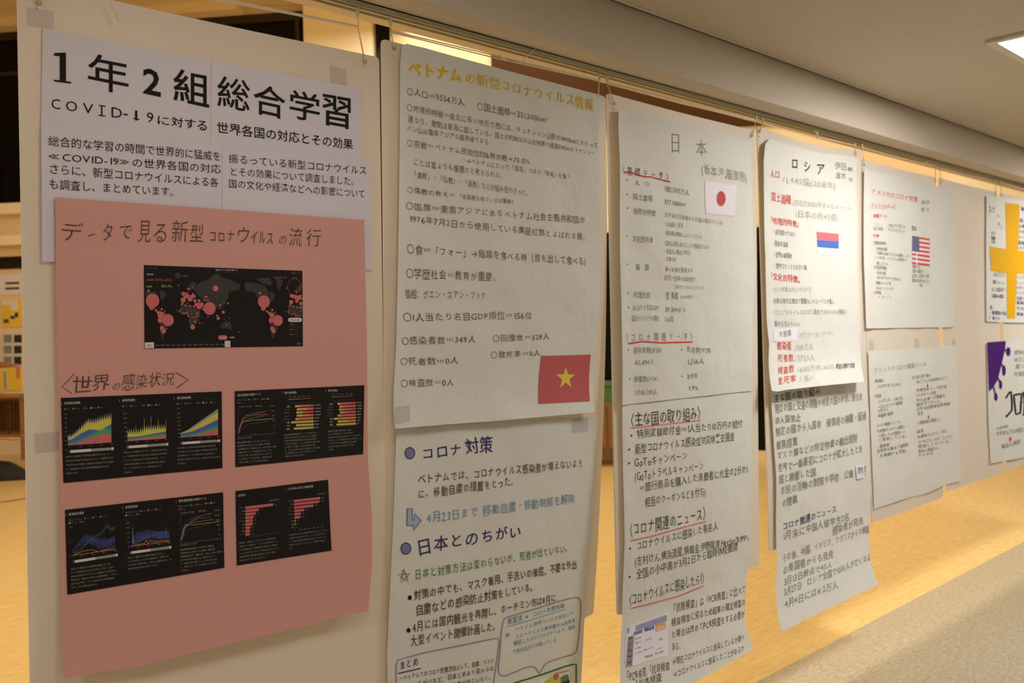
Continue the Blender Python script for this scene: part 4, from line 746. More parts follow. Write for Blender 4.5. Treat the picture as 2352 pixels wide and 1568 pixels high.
for a in (('人　口', 1458, 425, 1492, 429, 11, 11), ('1億2593万人', 1525, 440, 1583, 449, 15, 12), ('国土面積', 1454, 459, 1499, 464, 15, 14), ('377.900km²', 1525, 470, 1577, 476, 14, 12), ('地理的特徴', 1454, 492, 1506, 497, 15, 13),
    ('太平洋や日本海などの海に囲まれている', 1526, 499, 1660, 518, 12, 10), ('・川は細く急流', 1523, 520, 1569, 524, 12, 11), ('・海岸線は複雑に入りくんでいる', 1523, 540, 1613, 549, 12, 9), ('文化的特徴', 1452, 556, 1500, 559, 15, 14), ('・日本人は控えめなところが感動的である', 1522, 564, 1628, 573, 13, 10),
    ('・結婚式は教会で挙行', 1523, 583, 1585, 587, 12, 11), ('・主食は米', 1523, 600, 1553, 601, 11, 10), ('国　旗', 1460, 620, 1491, 621, 14, 14), ('赤…太陽を象徴する', 1527, 624, 1592, 627, 12, 11), ('紅白…日本の伝統色で', 1526, 644, 1598, 648, 13, 11), ('おめでたいものとされている', 1549, 664, 1618, 666, 11, 9),
    ('総理大臣', 1455, 684, 1494, 684, 14, 13), ('菅 義偉', 1529, 688, 1558, 687, 18, 16), ('(9/16就任)', 1562, 687, 1593, 685, 9, 8), ('1人当たり名目GDP', 1452, 714, 1513, 712, 14, 12), ('39,304ドル', 1527, 718, 1577, 718, 14, 13), ('国別ランキングの順位', 1450, 738, 1514, 737, 14, 12), ('26位', 1527, 739, 1547, 739, 12, 12)):
    j1.text(*a, **k3)
j1.text('〈 コ ロ ナ 関 連 デ ー タ 〉', 1434, 785, 1596, 780, 20, 17, m='pencil', off=-.012); j1.line([(1442, 789), (1475, 784), (1520, 787), (1590, 785)], 3, 'red_ink', 'underline')
for a in (('感染者数(9/28)', 1454, 812, 1519, 810, 15, 13), ('死者数(9/28)', 1577, 810, 1633, 810, 14, 13), ('82,494人', 1459, 839, 1503, 838, 14, 14), ('1,556人', 1578, 838, 1617, 836, 15, 15), ('検査数(9/28)', 1456, 878, 1511, 875, 14, 12), ('致死率', 1578, 871, 1602, 869, 12, 12), ('1,766,295人', 1458, 908, 1510, 907, 14, 14), ('1.9%', 1581, 897, 1604, 896, 13, 12)):
    j1.text(*a, **k3)
for x, y in ((1440, 413), (1440, 446), (1441, 478), (1440, 542), (1441, 607), (1442, 673), (1443, 706), (1443, 804), (1446, 870), (1565, 803), (1566, 864)): j1.ell(x, y, 1.6, 1.8, 'pen_ink', 'bullet', 1, 8)
j1.done()
D3f = lambda x, z: D3(x, z)+.0015
f3 = Sheet('printed_flag', 'white printed flag with a red disc on the pencil sheet', 'printed flag', M['paper3'], D3f, [(1619, 415), (1693, 426)], [(1693, 426), (1687, 497)], [(1621, 489), (1687, 497)], [(1619, 415), (1621, 489)], None, (6, 6), eps0=.0004)
f3.ell(1656, 456, 10.3, 17.3, 'sun_red', 'red_disc'); f3.done()
D3b = lift(B3, .0045, wave(.0012, .33, .5, 3), lambda x, z: .006*np.clip((X(1450, 500)-x)/.06, 0, 1)**2, curl(1580, 1330, 1560, .07, 2.2))
j2 = Sheet('handwritten_sheet', 'lower white sheet with red-underlined headings and a small blue table', 'paper sheet', M['paper'], D3b,
    [(1430, 922), (1727, 898)], [(1727, 898), (1727, 1028), (1721, 1283), (1712, 1432), (1731, 1490)], [(1424, 1662), (1510, 1615), (1593, 1568), (1731, 1490)], [(1430, 922), (1429, 943), (1435, 1241), (1429, 1432), (1425, 1560), (1424, 1662)], None, (34, 60))
kj = dict(m='dark_ink', off=-.014); kk = dict(m='pen_ink', off=-.014)
j2.text('〈主な国の取り組み〉', 1440, 983, 1618, 962, 30, 30, **kj); j2.line([(1448, 983), (1610, 965)], 2.2, 'salmon_ink', 'underline')
for a in (('特別定額給付金…1人当たり10万円の給付', 1463, 1007, 1706, 981, 20, 18), ('新型コロナウイルス感染症対応休業支援金', 1458, 1043, 1687, 1012, 22, 20), ('GoToキャンペーン', 1457, 1075, 1580, 1056, 24, 20), ('(GoToトラベルキャンペーン', 1457, 1108, 1616, 1080, 26, 20), ('…旅行商品を購入した消費者に代金の2分の1', 1467, 1131, 1718, 1087, 20, 20), ('相当のクーポンなどを付与)', 1481, 1165, 1621, 1139, 22, 20)): j2.text(*a, **kk)
j2.text('〈コロナ関連のニュース〉', 1438, 1238, 1629, 1193, 32, 30, **kj); j2.line([(1448, 1241), (1500, 1230), (1560, 1213), (1621, 1197)], 2.2, 'salmon_ink', 'underline')
for a in (('コロナウイルスに感染した有名人', 1461, 1265, 1649, 1217, 22, 19), ('(志村けん,横浜流星,錦織圭,伊野尾慧,HeySay!JUMP)', 1458, 1301, 1719, 1242, 22, 17), ('全国の小中高が3月2日から臨時休校要請', 1461, 1332, 1694, 1263, 23, 18)): j2.text(*a, **kk)
j2.text('〈コロナウイルスに感染したら?〉', 1438, 1396, 1623, 1338, 28, 26, **kj); j2.line([(1448, 1397), (1500, 1384), (1560, 1368), (1616, 1345)], 2.4, 'salmon_ink', 'underline')
for a in (('「抗原検査」は「PCR検査」に比べて', 1541, 1409, 1713, 1363, 21, 20), ('検査精度に劣るため結果の確定検査の', 1542, 1438, 1712, 1391, 18, 17), ('た場合は改めてPCR検査をする必要が', 1541, 1467, 1711, 1418, 18, 18), ('ある。', 1543, 1495, 1567, 1489, 18, 17), ('→現在コロナウイルスに感染しているか調べ', 1543, 1529, 1709, 1471, 17, 16), ('→コロナウイルスに感染したことがあるか', 1545, 1558, 1709, 1496, 17, 16), ('「PCR検査,「抗原検査', 1434, 1567, 1538, 1537, 22, 19), ('「抗体検査', 1452, 1585, 1520, 1562, 20, 18)): j2.text(*a, **kk)
for x, y in ((1450, 1000), (1445, 1032), (1445, 1063), (1447, 1259), (1446, 1324)): j2.ell(x, y, 2.2, 2.6, 'dark_ink', 'bullet', 1, 8)
j2.done()
R8 = crop(1410, 1380, 8.34)
tq = R8((245, 505), (1065, 205), (1030, 1040), (212, 1292))
tb = Sheet('printed_table', 'small printed comparison table with blue and amber headers on the red-underlined sheet', 'printout', M['paper3'], lambda x, z: D3b(x, z)+.001, [tq[0], tq[1]], [tq[1], tq[2]], [tq[3], tq[2]], [tq[0], tq[3]], None, (8, 8), eps0=.0004)
for q, c, l in ((((262, 520), (1015, 262), (1010, 380), (255, 622)), 'table_blue', 1), (((388, 590), (545, 540), (540, 600), (385, 650)), 'blue_grey', 2), (((585, 512), (765, 462), (765, 525), (588, 578)), 'table_royal', 2), (((800, 440), (960, 392), (1000, 432), (800, 492)), 'table_amber', 3), (((800, 492), (1000, 432), (995, 520), (800, 585)), 'table_peach', 2), (((270, 690), (380, 650), (350, 1230), (230, 1268)), 'table_dim', 1)):
    tb.quadgrid(R8(*q), c, 'table_cells', l, 3)
for k in range(5): ctext(tb, R8, 8.34, ['対象', '方法', '精度', '時間', '費用'][k], 275-k*3, 740+k*115, 340-k*3, 722+k*115, 42, m='dark_ink')
for t, x0, y0, x1, y1, h, m in (('PCR検査', 610, 545, 740, 508, 40, 'print_white'), ('現在の感染', 395, 745, 520, 705, 34, 'blue_grey'), ('過去の感染', 600, 760, 720, 722, 34, 'blue_grey'), ('鼻咽頭ぬぐい', 400, 830, 520, 790, 36, 'blue_grey'), ('採血', 860, 760, 930, 735, 50, 'blue_grey'), ('ウイルス遺伝子', 395, 930, 520, 890, 38, 'table_royal'), ('抗原たんぱく質', 560, 960, 740, 900, 38, 'table_royal'), ('抗体', 820, 940, 930, 905, 40, 'table_amber'), ('4~6時間', 395, 1020, 520, 985, 34, 'blue_grey'), ('約30分', 590, 1090, 740, 1060, 52, 'dark_ink'), ('10~15分', 780, 1030, 960, 975, 46, 'dark_ink')):
    ctext(tb, R8, 8.34, t, x0, y0, x1, y1, h, m=m)
tb.done()

# ================= board 4
D4 = lift(B4, .008, wave(.0014, .33, .45, 2), lambda x, z: .012*np.clip((X(1772, 500)-x)/.06, 0, 1)**2, curl(1870, 770, 885, .045, 2), )
r1 = Sheet('handwritten_sheet', 'upper white sheet with red handwritten headings and a red and blue flag', 'paper sheet', M['paper'], D4,
    [(1758, 330), (1768, 318), (1805, 330), (1833, 339), (1892, 352), (1940, 356), (1974, 366)], [(1974, 366), (1966, 380), (1967, 453), (1969, 605), (1973, 657), (1977, 791), (1986, 876)], [(1773, 897), (1780, 899), (1874, 887), (1986, 876)], [(1758, 330), (1754, 367), (1756, 540), (1761, 734), (1767, 791), (1768, 868), (1773, 897)], None, (30, 60))
r1.text('ロ', 1817, 390, 1834, 390, 27, 27, m='black_ink', off=.0); r1.text('シ', 1845, 395, 1863, 396, 27, 27, m='black_ink', off=.0); r1.text('ア', 1872, 403, 1896, 404, 31, 31, m='black_ink', off=.0)
kr = dict(m='red_text', off=-.004); kg = dict(m='pencil_light', off=-.006); kd = dict(m='pencil', off=-.006)
for a in (('伊田', 1917, 388, 1944, 392, 17, 16), ('濱木', 1918, 411, 1943, 412, 17, 15)): r1.text(*a, **kd)
for a in (('優翔', 1946, 393, 1958, 395, 9, 9), ('大和', 1948, 416, 1958, 418, 9, 9)): r1.text(*a, **kd)
for a in (('人口', 1769, 408, 1791, 411, 18, 16), ('国土面積', 1771, 461, 1817, 471, 20, 20), ('「地理的特徴」', 1766, 511, 1840, 524, 15, 15), ('「文化的特徴。', 1768, 642, 1844, 650, 16, 16), ('感染者', 1784, 804, 1818, 803, 18, 18), ('死者数', 1785, 832, 1823, 830, 18, 18), ('検査数', 1786, 860, 1824, 855, 18, 17), ('致死率', 1787, 885, 1829, 878, 18, 17)): r1.text(*a, **kr)
for a in (('/1.445億(2018年)', 1797, 420, 1920, 436, 17, 17), ('/1712万5000平方キロメートル', 1820, 473, 1955, 484, 16, 10), ('(日本の約45倍)', 1826, 500, 1924, 508, 17, 17), ('/118万人', 1826, 807, 1869, 803, 17, 14), ('/1753人', 1826, 832, 1872, 828, 18, 14), ('/600万件-4655', 1831, 856, 1916, 848, 16, 12), ('/ 低い', 1836, 880, 1870, 874, 17, 14)): r1.text(*a, **kg)
for a in (('・自然豊かで広い', 1773, 538, 1827, 544, 13, 10), ('・南部は温暖', 1773, 565, 1810, 568, 13, 12), ('・世界の最寒地', 1775, 591, 1818, 594, 13, 12), ('・世界でもっとも大きい国', 1776, 616, 1853, 621, 12, 12), ('・ロシア料理はボルシチスープ', 1771, 671, 1863, 672, 13, 12), ('・宗教は東方正教会で聖歌なしのコーラスが盛ん', 1771, 698, 1916, 698, 13, 11), ('・ロシアのトイレはあまり清潔ではないから便座に', 1772, 724, 1946, 722, 13, 11), ('座わらないらしい。', 1778, 750, 1842, 750, 14, 12), ('/ウラジーミル・プーチン', 1836, 778, 1914, 771, 15, 11)): r1.text(*a, **(dict(kd) if 'ロシア' not in a[0] and 'ウラ' not in a[0] else kg))
r1.text('検査は無料で実施', 1920, 848, 1963, 844, 13, 11, m='dark_ink', off=-.006)
r1.done()
D4f = lambda x, z: D4(x, z)+.0015
f4 = Sheet('printed_flag', 'red, blue and white striped printed flag on the red-headed sheet', 'printed flag', M['paper3'], D4f, [(1876, 532), (1926, 537)], [(1926, 537), (1926, 587)], [(1878, 583), (1926, 587)], [(1876, 532), (1878, 583)], None, (5, 5), eps0=.0004)
f4.quadgrid([(1876, 532), (1926, 537), (1926, 554), (1877, 551)], 'flag_rose', 'stripe', 1, 2); f4.quadgrid([(1877, 551), (1926, 554), (1926, 571), (1878, 567)], 'flag_blue', 'stripe', 1, 2); f4.done()
lb = Sheet('paper_label', 'small white pasted label with a title word on the red-headed sheet', 'label', M['paper3'], D4f, [(1777, 755), (1832, 752)], [(1832, 752), (1832, 782)], [(1777, 784), (1832, 782)], [(1777, 755), (1777, 784)], None, (4, 3), eps0=.0004)
lb.text('大統領', 1789, 775, 1817, 772, 15, 14, m='pencil'); lb.done()
D4b = lift(B4, .0045, wave(.0014, .33, .45, 4), lambda x, z: .006*np.clip((X(1790, 500)-x)/.06, 0, 1)**2, curl(1900, 1180, 1400, .09, 2.2))
r2 = Sheet('handwritten_sheet', 'lower white sheet curling at its bottom, with indigo headings, above open floor', 'paper sheet', M['paper'], D4b,
    [(1769, 893), (1986, 874)], [(1986, 874), (1996, 945), (2001, 1133), (2003, 1303), (2018, 1342)], [(1795, 1450), (1821, 1438), (1920, 1388), (2018, 1342)], [(1769, 893), (1772, 930), (1783, 1096), (1785, 1284), (1787, 1416), (1795, 1450)], None, (30, 60))
kx = dict(m='indigo_ink', off=-.006); ky = dict(m='pencil', off=-.002)
r2.text('主な国の取り組み', 1777, 926, 1884, 906, 19, 17, **kx); r2.text('コロナ関連のニュース', 1797, 1219, 1922, 1177, 18, 18, **kx)
for a in (('特定の国と交通の制限や特定の国の移民、居住者', 1780, 950, 1981, 919, 20, 17), ('の入国禁止', 1780, 976, 1839, 967, 18, 17), ('特定の国から入国者　帰国者の隔離・経過', 1781, 1003, 1990, 964, 20, 19), ('観察措置', 1783, 1033, 1832, 1022, 20, 19), ('マスク類などの特定物資の輸出規制', 1785, 1057, 1969, 1015, 18, 19), ('世界で一番最初にコロナが拡大したとき', 1787, 1086, 1981, 1039, 20, 18), ('国と開催した国', 1789, 1112, 1874, 1092, 20, 18), ('市民の活動の制限や学校　公園　の変', 1793, 1139, 1990, 1088, 20, 18), ('の閉鎖', 1796, 1166, 1831, 1155, 18, 19),
    ('1月末に中国人留学生2名', 1798, 1242, 1951, 1194, 20, 17), ('感染者が発見', 1911, 1229, 1983, 1203, 19, 17), ('その後、中国、イタリア、フランスからの帰国', 1798, 1293, 1996, 1222, 20, 16), ('の帰国者からも発見', 1798, 1320, 1914, 1280, 20, 18), ('3月13日時点で45人', 1800, 1347, 1911, 1303, 20, 16), ('3月27日　ロシア全国で1036人が亡くなる', 1800, 1370, 2000, 1286, 19, 16), ('4月4日には4.2万人', 1801, 1398, 1924, 1350, 19, 18)): r2.text(*a, **ky)
r2.done()
pt = Sheet('paper_label', 'tiny folded paper patch on the right of the lower curling sheet', 'label', M['paper3'], lambda x, z: D4b(x, z)+.004, [(1965, 1069), (1985, 1066)], [(1985, 1066), (1985, 1096)], [(1968, 1101), (1985, 1096)], [(1965, 1069), (1968, 1101)], None, (2, 2), eps0=.0004)
pt.text('閉', 1970, 1088, 1983, 1086, 14, 14, m='blue_grey'); pt.done()

# ================= boards 5 and 6
flat = lambda x, z: 0*x+.006
DA = lambda x, z: .006+.0022*(1+np.sin(x*17))+.008*np.clip((X(2005, 500)-x)/.06, 0, 1)**2
a1 = Sheet('handwritten_sheet', 'upper white sheet with a striped and starred flag, spanning two boards', 'paper sheet', M['paper'], DA,
    [(1985, 390), (2060, 402), (2146, 426), (2190, 441)], [(2190, 441), (2196, 452), (2195, 600), (2191, 751)], [(1990, 754), (2191, 751)], [(1985, 390), (1984, 470), (1984, 590), (1990, 754)], None, (34, 34))
CA = crop(1960, 360, 3.92)
def ca(s, c, k, t, x0, y0, x1, y1, h, m='pencil', off=-.004, hand=1):
    (a, b), (d, e) = c((x0, y0), (x1, y1)); s.text(t, a, b, d, e, h/k, h/k, m=m, off=off, hand=hand)
for t, x0, y0, x1, y1, h, m in (('アメリカのコロナ対策', 160, 335, 580, 412, 50, 'salmon_ink'), ('〈アメリカのデータ〉', 140, 470, 398, 485, 55, 'salmon_ink'), ('・基礎データ', 158, 552, 302, 560, 38, 'red_text'), ('人口', 180, 615, 230, 622, 30, 'pencil_light'), ('3億2775万人', 312, 630, 470, 645, 30, 'pencil'), ('国土面積', 180, 658, 265, 665, 30, 'pencil'), ('983万3517km²', 310, 668, 470, 688, 30, 'pencil_light'), ('・特徴', 158, 722, 232, 726, 28, 'red_text'),
    ('(地理的特徴)', 180, 790, 296, 796, 32, 'pencil'), ('世界第3位の面積', 204, 842, 302, 850, 30, 'pencil'), ('・気候は多様でアラスカは寒帯、ハワ', 195, 880, 502, 912, 30, 'pencil'), ('イは熱帯、フロリダは亜熱帯に', 190, 918, 482, 945, 26, 'pencil_light'), ('属している。', 208, 968, 332, 985, 28, 'pencil'), ('(文化的特徴)', 180, 1010, 300, 1020, 34, 'pencil'), ('・移民の国', 195, 1055, 290, 1066, 30, 'pencil'), ('・人種のサラダボウルと呼ばれる', 192, 1100, 430, 1120, 30, 'pencil'), ('宗教はキリスト教', 205, 1150, 338, 1158, 30, 'pencil'), ('食はハンバーガー', 205, 1195, 366, 1205, 30, 'pencil'), ('(大統領)', 180, 1232, 252, 1240, 32, 'pencil'), ('トランプ', 215, 1275, 342, 1284, 28, 'pencil_light'),
    ('佐々木', 615, 428, 685, 430, 40, 'pencil'), ('松 下', 612, 492, 684, 500, 34, 'pencil'), ('国旗', 524, 662, 568, 668, 40, 'pencil'), ('首都 DC', 530, 1002, 602, 1006, 30, 'pencil'), ('言語 英語など', 530, 1045, 636, 1050, 34, 'pencil'), ('GDP 21兆4277億', 526, 1090, 682, 1096, 38, 'pencil'), ('感染者数740万人', 526, 1132, 690, 1140, 34, 'pencil'), ('1位', 590, 1170, 626, 1174, 30, 'pencil')):
    ca(a1, CA, 3.92, t, x0, y0, x1, y1, h, m)
a1.done()
fa = Sheet('printed_flag', 'printed flag of red and white stripes with a dark blue starred canton', 'printed flag', M['paper3'], lambda x, z: DA(x, z)+.0012, [(2095, 541), (2135, 548)], [(2135, 548), (2135, 611)], [(2095, 606), (2135, 611)], [(2095, 541), (2095, 606)], None, (4, 6), eps0=.0004)
for k in range(0, 13, 2):
    g = lambda x, v: (x, (541+(x-2095)*.175)+v*((606+(x-2095)*.125)-(541+(x-2095)*.175))); xa = 2111 if k < 7 else 2095
    fa.quadgrid([g(xa, k/13), g(2135, k/13), g(2135, (k+1)/13), g(xa, (k+1)/13)], 'usa_red', 'stripe', 1, 2)
fa.quadgrid([(2095, 541), (2111, 544), (2111, 579), (2095, 576)], 'usa_blue', 'canton', 2, 2)
for r in range(9):
    for c in range(6 if r % 2 == 0 else 5): fa.ell(2096.6+c*2.55+(1.27 if r % 2 else 0), 543.6+r*3.7+c*.45, .55, .8, 'print_white', 'canton_stars', 3, 5)
fa.done()
DA2 = lambda x, z: .006+.002*(1+np.sin(x*15+1))+.004*np.clip((x-X(2190, 900))/.05, 0, 1)
a2 = Sheet('handwritten_sheet', 'lower white sheet of pale two-column writing with small red arrows', 'paper sheet', M['paper'], DA2,
    [(1994, 806), (2100, 800), (2194, 792)], [(2194, 792), (2200, 900), (2206, 1104)], [(2008, 1169), (2070, 1148), (2120, 1136), (2174, 1113), (2206, 1105)], [(1994, 806), (2000, 985), (2008, 1169)], None, (30, 34))
C6 = crop(1960, 740, 3.268)
Lc = [('感染者数', 160, 455, 225, 450), ('741万9千人(10/5)', 180, 495, 356, 476), ('死者数', 160, 570, 210, 564), ('21万人 (10/5)', 190, 606, 370, 578), ('一日あたりの感染者', 182, 650, 370, 614), ('4万2千人', 185, 680, 262, 664), ('検査数1億件', 185, 716, 300, 694), ('(コロナ関連ニュース)', 175, 790, 352, 756), ('大統領がコロナに感染し', 175, 832, 392, 792), ('入院したが退院した', 185, 868, 390, 832), ('と発表している。', 185, 900, 410, 862), ('選挙戦', 195, 945, 272, 930), ('支持者を集めて演説会', 175, 985, 412, 928), ('を再開する予定。', 195, 1018, 412, 970)]
Rc = [('主な国の取り組み', 438, 430, 582, 408), ('州ごとに外出制限を行う', 470, 462, 706, 428), ('休業支援として給付金', 470, 525, 702, 492), ('1人1200ドル支給', 470, 560, 620, 540), ('中小企業への融資を', 470, 600, 690, 562), ('無利子で行った。', 472, 632, 672, 598), ('3月13日国家非常事態', 474, 665, 726, 622), ('宣言', 480, 700, 522, 690), ('入国制限を実施した', 480, 768, 652, 738), ('経済', 475, 835, 526, 825), ('失業率が上がり、4月に', 480, 876, 706, 824), ('14.7%になったが、少しずつ', 485, 912, 742, 868), ('回復してきている。', 485, 946, 742, 900), ('感染の再拡大も', 485, 982, 642, 955), ('みられる', 485, 1012, 602, 990)]
ca(a2, C6, 3.268, 'アメリカのコロナ関連データ', 150, 382, 548, 332, 38, 'pencil_light')
for t, x0, y0, x1, y1 in Lc+Rc: ca(a2, C6, 3.268, t, x0, y0, x1, y1, 26, 'pencil')
for x, y in ((555, 475), (563, 712)):
    a2.poly(C6((x-9, y-2), (x+10, y-6), (x+1, y+16)), 'sun_red', 'red_arrow'); a2.line(C6((x-1, y-18), (x, y)), 1.4, 'sun_red', 'red_arrow')
a2.done()
for q in (C6((120, 130), (155, 128), (155, 210), (120, 214)), C6((460, 125), (492, 122), (492, 200), (460, 203)), C6((742, 128), (766, 126), (768, 190), (744, 192))): tape(q, lambda x, z: 0*x+.003, a2.o, 'tape')

# ================= boards 6 and 7
DS = lambda x, z: .008+.0015*(1+np.sin(x*12))
g = lambda x, y0, sl: (x, y0+(x-2266)*sl)
s1 = Sheet('handwritten_sheet', 'white sheet with a large yellow paper cross at the right picture edge', 'paper sheet', M['paper'], DS, [(2266, 449), (2300, 452), (2440, 472)], [(2440, 472), (2440, 745)], [(2266, 738), (2440, 742)], [(2266, 449), (2265, 560), (2266, 738)], None, (20, 24))
for t, x0, y0, x1, y1, h, m in (('スウ', 1215, 510, 1275, 515, 70, 'pen_ink'), ('ェ-', 1285, 545, 1325, 550, 40, 'pen_ink'), ('デン', 1295, 640, 1345, 670, 60, 'pen_ink'), ('人口', 1240, 700, 1275, 704, 30, 'dark_ink'), ('面積', 1240, 745, 1278, 748, 30, 'dark_ink'), ('言語', 1243, 780, 1278, 783, 26, 'dark_ink'), ('1023万人', 1260, 1080, 1365, 1086, 40, 'pencil'), ('首都 ストック', 1255, 1145, 1362, 1158, 36, 'indigo_ink'), ('EU 加盟国で', 1245, 1210, 1365, 1214, 36, 'pencil'), ('王国制の国家', 1240, 1268, 1352, 1274, 34, 'indigo_ink'), ('福祉', 1228, 1370, 1252, 1373, 34, 'indigo_ink'), ('・ 教育無料の国', 1215, 1420, 1372, 1426, 34, 'indigo_ink'), ('て 豊かな', 1215, 1465, 1320, 1468, 28, 'indigo_ink'),
    ('集', 1505, 490, 1540, 495, 40, 'indigo_ink'), ('国土の北部', 1495, 590, 1650, 600, 34, 'indigo_ink'), ('は寒帯で夏に', 1490, 640, 1660, 650, 34, 'indigo_ink'), ('白夜となり', 1485, 690, 1640, 698, 32, 'pencil'), ('冬はオーロラ', 1480, 740, 1660, 750, 32, 'pencil'), ('国旗は青地', 1475, 790, 1650, 800, 36, 'indigo_ink'), ('黄十字である', 1460, 835, 1650, 845, 32, 'dark_ink'), ('コロナ対策は', 1450, 1100, 1640, 1108, 34, 'pencil'), ('ロックダウンを', 1455, 1150, 1650, 1158, 32, 'indigo_ink'), ('せずに集団免疫', 1460, 1195, 1650, 1205, 32, 'indigo_ink'), ('をめざす独自の', 1462, 1240, 1650, 1250, 32, 'pencil'), ('方針をとった', 1462, 1290, 1650, 1300, 34, 'indigo_ink'), ('高齢者施設', 1465, 1330, 1650, 1340, 32, 'indigo_ink'), ('での感染', 1465, 1380, 1600, 1390, 34, 'indigo_ink'), ('問題に', 1468, 1430, 1560, 1435, 30, 'indigo_ink')):
    ca(s1, CA, 3.92, t, x0, y0, x1, y1, h, m, off=-.002)
s1.done()
DSc = lambda x, z: DS(x, z)+.0015
def cut(name, q, mm, label=None, cat=None, par=None):
    return Sheet(name, label, cat, M[mm], DSc, [q[0], q[1]], [q[1], q[2]], [q[3], q[2]], [q[0], q[3]], None, (4, 6), parent=par)
vq = CA((1370, 412), (1500, 430), (1455, 1455), (1385, 1455))
vb = cut('paper_cross', vq, 'cross_yellow', 'large yellow cut-paper cross glued on the sheet at the right edge', 'paper cross')
hq = CA((1228, 805), (1900, 890), (1900, 1060), (1242, 1025))
hs = Sheet('cross_bar', None, None, M['cross_yellow'], lambda x, z: DSc(x, z)+.0008, [hq[0], CA((1362, 828))[0], CA((1537, 850))[0], hq[1]], [hq[1], hq[2]], [hq[3], CA((1360, 1045))[0], CA((1440, 1050))[0], hq[2]], [hq[0], hq[3]], None, (10, 5), parent=vb.o)
s2 = Sheet('handwritten_sheet', 'white sheet with a purple virus shape and outlined letters at the right edge', 'paper sheet', M['paper'], DS, [(2267, 786), (2352, 778), (2440, 770)], [(2440, 770), (2440, 1030)], [(2275, 1064), (2352, 1050), (2440, 1030)], [(2267, 786), (2270, 960), (2275, 1064)], None, (20, 20))
for t, x0, y0, x1, y1, h in (('感染者は', 1205, 245, 1330, 240, 34), ('10万人を', 1205, 300, 1330, 292, 34), ('超えた', 1218, 350, 1320, 342, 34), ('死者数は', 1205, 408, 1330, 400, 34), ('主な国の取組', 1075, 812, 1160, 790, 24), ('中学校以下は休校にせず', 1070, 858, 1330, 812, 34), ('集会の制限', 1110, 955, 1255, 912, 34)): ca(s2, C6, 3.268, t, x0, y0, x1, y1, h, 'pencil')
s2.poly(C6((1170, 858), (1187, 870), (1178, 898), (1168, 890)), 'red_ink', 'red_arrow')
bl = lambda pts, wd: s2.line(C6(*pts), wd, 'black_ink', 'outlined_letters', 2, 6)
bl([(1142, 570), (1170, 525), (1182, 520), (1190, 600), (1188, 660), (1145, 710)], 4.2); bl([(1203, 545), (1262, 535), (1252, 680), (1218, 690), (1203, 545)], 4.2); bl([(1272, 600), (1330, 585)], 4.2); bl([(1275, 520), (1285, 600), (1280, 680)], 4.2); bl([(1310, 520), (1300, 600), (1275, 700)], 4.2)
s2.done()
DV = lambda x, z: DS(x, z)+.0015
vi = Sheet('paper_virus', 'dark purple cut-paper virus shape with round knobs', 'paper cutout', M['purple'], DV, C6((1005, 150), (1145, 140)), C6((1145, 140), (1140, 200), (1115, 310), (1085, 430)), C6((1018, 520), (1050, 490), (1085, 430)), C6((1005, 150), (1018, 520)), None, (6, 8))
for (ex, ey, rx, ry, x0, y0) in ((1163, 220, 17, 34, 1135, 205), (1130, 362, 14, 40, 1112, 310), (1105, 468, 12, 34, 1085, 415), (1070, 560, 13, 30, 1052, 485)):
    P = C6((ex, ey), (x0, y0)); vi.line([P[1], P[0]], 3.4, 'purple', 'knob', 0); vi.ell(P[0][0], P[0][1], rx/3.268, ry/3.268, 'purple', 'knob', 0)
vi.done()

# ================= runners, twine, eyelets
def P3(px, py, y=-.004):
    p = on_y(px, py, y); return (p[0], p[1], p[2])
def eyelet(i, px, py, r=.0045):
    p = P3(px, py, -.0045); b = BO[i]
    ring = [(p[0]+r*math.cos(k*math.pi/6), p[1]-.001, p[2]+r*math.sin(k*math.pi/6)) for k in range(12)]
    tube('eyelet', ring, .0014, M['brass'], b, 5, True)
    q = P3(px, py+11, -.0045); bm = [(q[0]+.003*math.cos(k*math.pi/5), q[1]-.0015, q[2]+.003*math.sin(k*math.pi/5)) for k in range(10)]
    mk('plug', bm+[(v[0], v[1]+.004, v[2]) for v in bm], [tuple(range(10))[::-1]]+[(k, (k+1) % 10, (k+1) % 10+10, k+10) for k in range(10)], M['paper3'], b)
wd = ['leftmost board with the pink poster', 'board of the yellow-titled sheet', 'board of the red-sun flag sheet', 'board of the red and blue flag sheet', 'board at the striped-flag sheet', 'board left of the yellow cross', 'board at the right picture edge']
TW = [  # left hole, left runner, right runner, right hole, sag, tail
    ((90, 7), (70, -90), (822, 62), (838, 141)), ((905, 110), (898, 74), (1377, 186), (1374, 222)), ((1412, 238), (1394, 192), (1737, 278), (1727, 312)),
    ((1745, 302), (1752, 284), (1964, 333), (1966, 354)), ((1985, 378), (1980, 338), (2148, 380), (2149, 416)), ((2161, 420), (2158, 384), (2287, 414), (2287, 448)), ((2302, 455), (2298, 418), (2392, 442), (2394, 470))]
RX = []
